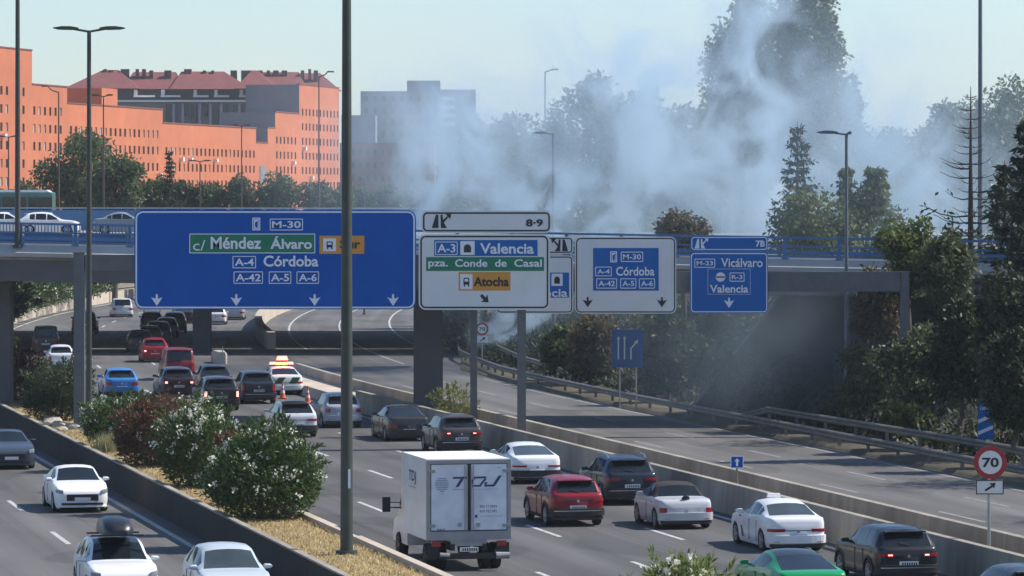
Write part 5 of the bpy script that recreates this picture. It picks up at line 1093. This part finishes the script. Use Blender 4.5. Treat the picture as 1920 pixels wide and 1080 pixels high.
# right bank
conifer('tall bare conifer with upswept dead branches', 1820, 206, 162, 190, 3, seed=71, n_wh=24, bare=True, start=.3)
conifer('small green conifer beside the tall grey pole', 1884, 202, 300, 130, 3, seed=72, n_wh=24)
conifer('dark cedar at the right edge with drooping tiers', 1935, 168, 215, 190, 2.5, 'dark' if False else 'con', seed=73, n_wh=22, cedar=True, dens=2.0, drop=.3)
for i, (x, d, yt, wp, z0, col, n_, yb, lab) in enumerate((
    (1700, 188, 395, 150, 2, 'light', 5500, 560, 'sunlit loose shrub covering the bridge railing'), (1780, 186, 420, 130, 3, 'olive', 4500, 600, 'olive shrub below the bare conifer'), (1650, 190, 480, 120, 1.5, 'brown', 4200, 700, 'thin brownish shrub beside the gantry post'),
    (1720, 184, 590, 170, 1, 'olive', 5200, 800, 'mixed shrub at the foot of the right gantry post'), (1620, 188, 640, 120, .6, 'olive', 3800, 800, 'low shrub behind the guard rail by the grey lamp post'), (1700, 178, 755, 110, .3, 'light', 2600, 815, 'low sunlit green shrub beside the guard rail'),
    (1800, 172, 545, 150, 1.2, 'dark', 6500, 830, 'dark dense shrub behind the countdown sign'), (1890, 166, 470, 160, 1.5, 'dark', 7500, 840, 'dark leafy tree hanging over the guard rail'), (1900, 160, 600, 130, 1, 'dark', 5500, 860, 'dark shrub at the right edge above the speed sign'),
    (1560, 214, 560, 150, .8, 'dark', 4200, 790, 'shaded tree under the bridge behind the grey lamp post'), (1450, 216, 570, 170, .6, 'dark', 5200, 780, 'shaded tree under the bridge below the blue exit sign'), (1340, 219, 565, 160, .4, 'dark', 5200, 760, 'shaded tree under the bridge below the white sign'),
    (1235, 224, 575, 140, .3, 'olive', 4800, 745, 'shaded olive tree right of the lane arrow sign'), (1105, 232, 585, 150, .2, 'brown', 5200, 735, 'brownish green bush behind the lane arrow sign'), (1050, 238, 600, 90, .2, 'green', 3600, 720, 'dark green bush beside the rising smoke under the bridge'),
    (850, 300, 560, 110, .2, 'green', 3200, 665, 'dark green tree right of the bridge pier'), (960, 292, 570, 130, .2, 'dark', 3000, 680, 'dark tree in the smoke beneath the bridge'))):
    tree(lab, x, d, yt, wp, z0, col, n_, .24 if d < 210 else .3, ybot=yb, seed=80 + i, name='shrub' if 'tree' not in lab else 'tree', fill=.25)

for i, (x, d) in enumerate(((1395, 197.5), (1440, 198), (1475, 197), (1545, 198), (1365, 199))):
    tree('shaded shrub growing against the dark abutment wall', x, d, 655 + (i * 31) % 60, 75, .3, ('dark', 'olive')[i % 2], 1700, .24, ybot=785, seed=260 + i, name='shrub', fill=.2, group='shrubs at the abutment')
for i in range(20):
    x = 1250 + (i * 37) % 540; d = 212 + (i * 13) % 36; X = at(x, 0, d).x; P = Vector((X, d, 0)); z0 = bank_z(max(52.6, N.dot(P)), U.dot(P)) - .1
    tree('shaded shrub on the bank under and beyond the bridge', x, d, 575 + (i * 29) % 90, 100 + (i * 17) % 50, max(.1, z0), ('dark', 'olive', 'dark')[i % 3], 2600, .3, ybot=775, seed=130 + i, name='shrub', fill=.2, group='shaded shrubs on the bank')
for i, (t, l, h_) in enumerate(((60, 112, 13), (63, 128, 15), (61, 146, 14), (66, 158, 16), (64, 172, 15), (70, 184, 16), (78, 206, 15), (84, 222, 15), (91, 236, 14))):
    p = rd(t, l); x = p.x / p.y * F + 960; zb_ = bank_z(t, l)
    tree('broad tree of the wood on the right bank shading the closed road', x, p.y, HY - (zb_ + h_ - HC) * F / p.y, 7.5 * F / p.y, zb_, ('dark', 'green', 'olive')[i % 3], 3200, .34, ybot=HY - (zb_ + 1.5 - HC) * F / p.y, seed=160 + i, group='wood on the right bank')

n = 80000; rg = np.random.default_rng(77); tt = 52.7 + rg.uniform(0, 1, n) ** 1.3 * 24; ll = rg.uniform(120, 300, n)
C = np.array([[*rd(a_, b_, bank_z(a_, b_)).to_tuple()] for a_, b_ in zip(tt, ll)]); C[:, 2] += rg.uniform(0, .35, n); D = rg.normal(scale=.9, size=(n, 3)); D[:, 2] += .6
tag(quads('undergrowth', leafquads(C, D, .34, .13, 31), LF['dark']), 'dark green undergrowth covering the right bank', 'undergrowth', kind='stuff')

# ------------------------------------------------------------------ buildings
FA = Vector((-73.9, 657, 0)); FB = Vector((-36.7, 815, 0)); FD = (FB - FA).normalized(); FN = Vector((FD.y, -FD.x, 0))
def fa(x):                                            # metres along the facade line seen in photo column x
    k = (x - 960) / F; return (k * FA.y - FA.x) / (FD.x - k * FD.y)
def fpt(a_, z, off=0): p = FA + FD * a_ - FN * off; return Vector((p.x, p.y, z))
def fz(x, y): p = FA + FD * fa(x); return HC - (y - HY) / F * p.y
SEGS = [(-40, 60, 92), (60, 126, 161), (126, 305, 200), (305, 480, 236), (480, 502, 268), (502, 516, 240), (516, 561, 212), (561, 636, 162)]
ob = thing('apartment_building', 'long stepped orange brick apartment building with rows of tiny windows', 'building', FA)
ROWS = [29.5 - 2.75 * i for i in range(9)]; nwin = 0; extra = []
_wm = {}
def winpane(a_, z, w_, h_, m_):
    global nwin
    P = [fpt(a_ - w_ / 2, z - h_ / 2, .16), fpt(a_ + w_ / 2, z - h_ / 2, .16), fpt(a_ + w_ / 2, z + h_ / 2, .16), fpt(a_ - w_ / 2, z + h_ / 2, .16)]
    if nwin >= 290: extra.append(P); return
    nwin += 1
    key = m_.name
    if key not in _wm:
        Q = [fpt(-w_ / 2, -h_ / 2) - FA, fpt(w_ / 2, -h_ / 2) - FA, fpt(w_ / 2, h_ / 2) - FA, fpt(-w_ / 2, h_ / 2) - FA]; me = bpy.data.meshes.new('window'); me.from_pydata([tuple(q) for q in Q], [], [(0, 1, 2, 3)]); me.materials.append(m_); _wm[key] = me
    link('window', _wm[key], ob, fpt(a_, z, .16) - FA)
rw = random.Random(4); phase = fa(44)
for x0, x1, yt in SEGS:
    a0, a1 = fa(x0), fa(x1); zt = fz((max(x0, 0) + x1) / 2, yt)
    zw = [z for z in ROWS if z < zt - (3.0 if x0 >= 60 else 4.0) and z > 6]
    cols = []; k = math.ceil((a0 + .9 - phase) / 2.45)
    while phase + k * 2.45 < a1 - .9: cols.append(phase + k * 2.45); k += 1
    if x0 in (480, 502): cols = []
    if x0 < 0: cols = [c_ for i, c_ in enumerate(cols) if i % 6 not in (2, 5)]
    W_, H_ = 1.0, 1.3
    xs = sorted({a0, a1} | {c_ - W_ / 2 for c_ in cols} | {c_ + W_ / 2 for c_ in cols}); zs = sorted({0, zt} | {z - H_ / 2 for z in zw} | {z + H_ / 2 for z in zw})
    b = MB()
    for i in range(len(xs) - 1):
        for j in range(len(zs) - 1):
            am, zm = (xs[i] + xs[i + 1]) / 2, (zs[j] + zs[j + 1]) / 2
            hole = any(abs(am - c_) < .05 for c_ in cols) and any(abs(zm - z) < .05 for z in zw)
            q = [(xs[i], zs[j]), (xs[i + 1], zs[j]), (xs[i + 1], zs[j + 1]), (xs[i], zs[j + 1])]
            if not hole: b.add([fpt(*p) for p in q], [(0, 1, 2, 3)])
            else:
                A_ = [fpt(*p) for p in q]; B_ = [fpt(*p, .17) for p in q]; b.add(A_ + B_, [(0, 1, 5, 4), (1, 2, 6, 5), (2, 3, 7, 6), (3, 0, 4, 7)])
                winpane(am, zm, W_, H_, M_DARKW if rw.random() < .72 else (M_BLIND if rw.random() < .6 else M_HALF))
    T_ = 10.5
    b.add([fpt(a0, 0), fpt(a0, zt), fpt(a0, zt, T_), fpt(a0, 0, T_)], [(0, 1, 2, 3)]); b.add([fpt(a1, 0), fpt(a1, zt), fpt(a1, zt, T_), fpt(a1, 0, T_)], [(3, 2, 1, 0)])
    b.add([fpt(a0, zt), fpt(a1, zt), fpt(a1, zt, T_), fpt(a0, zt, T_)], [(0, 1, 2, 3)]); b.add([fpt(a0, 0, T_), fpt(a1, 0, T_), fpt(a1, zt, T_), fpt(a0, zt, T_)], [(3, 2, 1, 0)])
    b.m = [0] * (len(b.f) - 4) + [1, 0, 0, 1]; b.build('wall', [M_BRICK, M_ENDW], ob)
    b = MB(); b.add([fpt(a0 - .05, zt + .005, -.12), fpt(a1 + .05, zt + .005, -.12), fpt(a1 + .05, zt + .005, .5), fpt(a0 - .05, zt + .005, .5)] + [fpt(a0 - .05, zt + .2, -.12), fpt(a1 + .05, zt + .2, -.12), fpt(a1 + .05, zt + .2, .5), fpt(a0 - .05, zt + .2, .5)], [(0, 3, 2, 1), (4, 5, 6, 7), (0, 1, 5, 4), (1, 2, 6, 5), (2, 3, 7, 6), (3, 0, 4, 7)]); b.build('coping', M_BRICKD, ob)
    if zw and cols:                                    # air conditioners
        for _ in range(int(len(cols) / 4) + 1):
            c_ = rw.choice(cols); z = rw.choice(zw) - 1.35; b = MB(); p = fpt(c_ + .3, z, -.35); b.box(p, (.8, .7, .62), rz=math.atan2(FD.y, FD.x)); b.build('air_conditioner', M_WSLAB, ob)
if extra:
    b = MB()
    for P in extra: b.add(P, [(0, 1, 2, 3)])
    tag(b.build('window', M_DARKW, ob), kind='stuff')
# pale grey stair-tower face in the notch and doorway
b = MB(); b.poly([fpt(fa(487), 13.2, -.06), fpt(fa(498), 13.2, -.06), fpt(fa(498), 16.4, -.06), fpt(fa(487), 16.4, -.06)], FN * .05); b.build('stair_window', M_GWALL, ob)
b = MB(); b.box(fpt(fa(211), fz(211, 182), 4.5), (8, 8, fz(211, 166) - fz(211, 198)), rz=math.atan2(FD.y, FD.x)); b.build('roof_tower', M_BRICK, ob)
# terraced block behind with red hipped roofs
D0 = 850.0
tb = thing('apartment_building', 'grey terraced block with white balcony slabs and red hipped roofs', 'building', (at(300, 0, D0).x, D0, 0))
def blk(name, x0, x1, y0, y1, dd, dep, m_, parent=tb): A_ = at(x0, y1, dd); B_ = at(x1, y0, dd); b = MB(); b.box(((A_.x + B_.x) / 2, dd + dep / 2, (A_.z + B_.z) / 2), (B_.x - A_.x, dep, B_.z - A_.z)); return b.build(name, m_, parent)
blk('lower_wall', 120, 560, 190, 372, D0, 14, M_GWALL); blk('upper_wall', 140, 630, 164, 189, D0 + 3, 12, mat('grey_brown_render', (.1, .09, .09), .85))
blk('balcony_slab', 126, 470, 187.5, 191, D0 - 1.5, 4, M_WSLAB)
for x0, x1 in ((250, 290), (301, 338), (362, 391), (401, 429), (448, 470), (165, 192)): blk('balcony_parapet', x0, x1, 178.5, 182, D0 + 1, 1.5, M_WSLAB); blk('party_wall', x0 + 1, x0 + 7, 168, 178.3, D0 + 1, 2.0, M_WSLAB)
for i, x0 in enumerate((311, 347, 358, 383, 398, 425, 436, 454)): blk('window', x0, x0 + (6 if i % 2 else 11), 196, 218 if i % 2 else 232, D0 - .3, .25, M_DARKW)
for x0 in (323, 340, 372, 392, 412, 446): blk('fin_wall', x0, x0 + 5, 194, 236, D0 - 1.2, 1.1, mat('pale_grey_render', (.27, .29, .31), .85))
for i, (x0, x1, xa, xb, ye, yr, dd) in enumerate(((120, 262, 193, 222, 166, 131, 850), (228, 345, 250, 330, 167, 135, 852), (318, 470, 340, 420, 167, 134, 850), (440, 520, 472, 484, 166, 132, 846), (475, 575, 490, 560, 166, 135, 851), (530, 636, 545, 600, 168, 137, 853))):
    A_, B_ = at(x0, ye, dd), at(x1, ye, dd); C_, E_ = at(xa, yr, dd + 7), at(xb, yr, dd + 7); z = A_.z; dp = 14; b = MB()
    b.add([(A_.x, dd - .5, z), (B_.x, dd - .5, z), (B_.x, dd + dp, z), (A_.x, dd + dp, z), (C_.x, dd + 7, C_.z), (E_.x, dd + 7, C_.z)], [(0, 1, 5, 4), (1, 2, 5), (2, 3, 4, 5), (3, 0, 4), (3, 2, 1, 0)]); b.build('roof', M_ROOF, tb)
for x0, x1 in ((194, 200), (204, 212), (226, 242), (254, 260), (266, 273), (280, 287), (308, 321), (345, 359), (380, 386), (396, 401), (432, 444), (452, 472), (480, 492), (500, 506), (512, 522), (528, 538), (564, 570), (578, 583), (588, 596)): blk('chimney', x0, x1, 129.5 if x0 % 4 else 132, 153, 856, 1.2, mat('chimney_brick', (.11, .065, .06), .85))
# grey blocks in the smoke and red brick building
gb = thing('apartment_building', 'hazy grey apartment block with stepped top in the smoke', 'building', (at(760, 0, 960).x, 960, 0)); M_HAZ = mat('grey_block_render', (.2, .2, .22), .85, var=.08)
blk('wall', 676, 832, 171, 372, 960, 14, M_HAZ, gb); blk('roof_storey', 763, 825, 151, 170.8, 963, 10, M_HAZ, gb)
for r_ in range(5):
    for q in range(9): blk('window', 684 + q * 16.5, 690 + q * 16.5, 180 + r_ * 22, 190 + r_ * 22, 959.8, .1, M_DARKW, gb)
wb = thing('apartment_building', 'pale block with white balconies behind the smoke', 'building', (at(860, 0, 930).x, 930, 0)); blk('wall', 826, 892, 168, 372, 930, 14, M_HAZ, wb)
for r_ in range(4): blk('balcony', 829, 853, 181 + r_ * 16, 188 + r_ * 16, 928.5, 1.5, M_WSLAB, wb)
rb = thing('apartment_building', 'dark red brick building half veiled by smoke beside the lamp pole', 'building', (at(715, 0, 640).x, 640, 0)); blk('wall', 637, 815, 268, 372, 640, 12, M_BRICKD, rb); blk('upper_wall', 640, 704, 216, 267.8, 642, 8, M_GWALL, rb)
for r_ in range(3):
    for q in range(12): blk('window', 645 + q * 14, 650 + q * 14, 280 + r_ * 24, 291 + r_ * 24, 639.9, .08, M_DARKW, rb)

# ------------------------------------------------------------------ smoke
def smoke(label, x, y, d, rx, ry, rz, dens, col=(.64, .82, .97), sc=.16, thr=.35, soft=.35, aniso=.2, seed=0, stretch=(1, .13, .8), power=1.0, tilt=0):
    me = bpy.data.meshes.new('smoke'); bm = bmesh.new(); bmesh.ops.create_icosphere(bm, subdivisions=3, radius=1.0); bm.to_mesh(me); bm.free()
    o = bpy.data.objects.new('smoke', me); COL.objects.link(o); c = at(x, y, d); o.location = c; o.scale = (rx, ry, rz); o.rotation_euler = (0, tilt, 0)
    m = bpy.data.materials.new('smoke_volume'); m.use_nodes = True; n = m.node_tree; n.nodes.clear(); L = n.links
    out = n.nodes.new('ShaderNodeOutputMaterial'); pv = n.nodes.new('ShaderNodeVolumePrincipled'); L.new(pv.outputs[0], out.inputs['Volume'])
    pv.inputs['Color'].default_value = (*col, 1); pv.inputs['Anisotropy'].default_value = aniso
    tc = n.nodes.new('ShaderNodeTexCoord'); ln = n.nodes.new('ShaderNodeVectorMath'); ln.operation = 'LENGTH'; L.new(tc.outputs['Object'], ln.inputs[0])
    en = n.nodes.new('ShaderNodeMapRange'); en.interpolation_type = 'SMOOTHSTEP'; en.inputs[1].default_value = 1; en.inputs[2].default_value = .25; en.inputs[3].default_value = 0; en.inputs[4].default_value = 1; L.new(ln.outputs['Value'], en.inputs[0])
    ge = n.nodes.new('ShaderNodeNewGeometry'); mp = n.nodes.new('ShaderNodeMapping'); mp.inputs['Scale'].default_value = stretch; mp.inputs['Location'].default_value = (seed * 7.3, seed * 3.1, seed * 1.7); L.new(ge.outputs['Position'], mp.inputs[0])
    nz = n.nodes.new('ShaderNodeTexNoise'); nz.inputs['Scale'].default_value = sc; nz.inputs['Detail'].default_value = 4; nz.inputs['Roughness'].default_value = .55; nz.inputs['Distortion'].default_value = 1.1; L.new(mp.outputs[0], nz.inputs[0])
    rp = n.nodes.new('ShaderNodeMapRange'); rp.inputs[1].default_value = thr; rp.inputs[2].default_value = thr + soft; L.new(nz.outputs[0], rp.inputs[0])
    mu = n.nodes.new('ShaderNodeMath'); mu.operation = 'MULTIPLY'; L.new(en.outputs[0], mu.inputs[0]); L.new(rp.outputs[0], mu.inputs[1])
    mu2 = n.nodes.new('ShaderNodeMath'); mu2.operation = 'MULTIPLY'; mu2.inputs[1].default_value = dens; L.new(mu.outputs[0], mu2.inputs[0]); L.new(mu2.outputs[0], pv.inputs['Density'])
    me.materials.append(m); tag(o, label, 'smoke', kind='stuff'); return o
smoke('broad thin veil of bluish smoke hanging over the wood', 1320, 300, 260, 33, 48, 15, .011, sc=.05, thr=.1, soft=.4, seed=1)
smoke('bluish smoke billows drifting through the wood', 1300, 300, 268, 27, 22, 13, .095, sc=.2, thr=.47, soft=.22, seed=11)
smoke('column of smoke rising up in front of the poplars', 1405, 200, 288, 5.0, 9, 16, .2, sc=.3, thr=.42, soft=.25, seed=2, tilt=R(4))
smoke('dense blue smoke plume billowing left over the railing', 845, 335, 262, 4.6, 9, 7.5, .34, sc=.38, thr=.43, soft=.25, seed=3)
smoke('bright white smoke drifting across the right-hand trees', 1700, 375, 246, 7, 10, 8, .22, sc=.26, thr=.38, soft=.3, seed=4)
smoke('smoke pouring from the burning verge under the bridge', 965, 622, 276, 3.6, 6, 3.6, .5, sc=.5, thr=.4, soft=.25, seed=5)
smoke('white puffs of smoke above the signs', 1045, 405, 256, 6.5, 8, 4.5, .36, sc=.42, thr=.44, soft=.22, seed=6)
smoke('thin dark blue smoke lingering under the bridge at right', 1430, 655, 193, 9.5, 11, 5.2, .042, sc=.16, thr=.15, soft=.5, seed=7)
smoke('smoke curling upward in front of the loose tree crown', 1215, 190, 296, 4.2, 9, 8, .24, sc=.3, thr=.44, soft=.22, seed=8)
smoke('smoke drifting over the grey apartment blocks', 820, 250, 300, 9, 12, 7, .08, sc=.2, thr=.36, soft=.3, seed=9)

# ------------------------------------------------------------------ summer haze
b = MB(); b.box((0, 2340, 24), (6100, 5400, 50.2)); hz = b.build('haze', mat('haze_surface', (1, 1, 1)), org=(0, 0, 0)); hz.data.materials.clear()
m = bpy.data.materials.new('haze_air'); m.use_nodes = True; n = m.node_tree; n.nodes.clear(); out = n.nodes.new('ShaderNodeOutputMaterial'); pv = n.nodes.new('ShaderNodeVolumePrincipled'); n.links.new(pv.outputs[0], out.inputs['Volume'])
pv.inputs['Color'].default_value = (.85, .92, 1, 1); pv.inputs['Density'].default_value = .00011; pv.inputs['Anisotropy'].default_value = .3; hz.data.materials.append(m); tag(hz, kind='stuff')
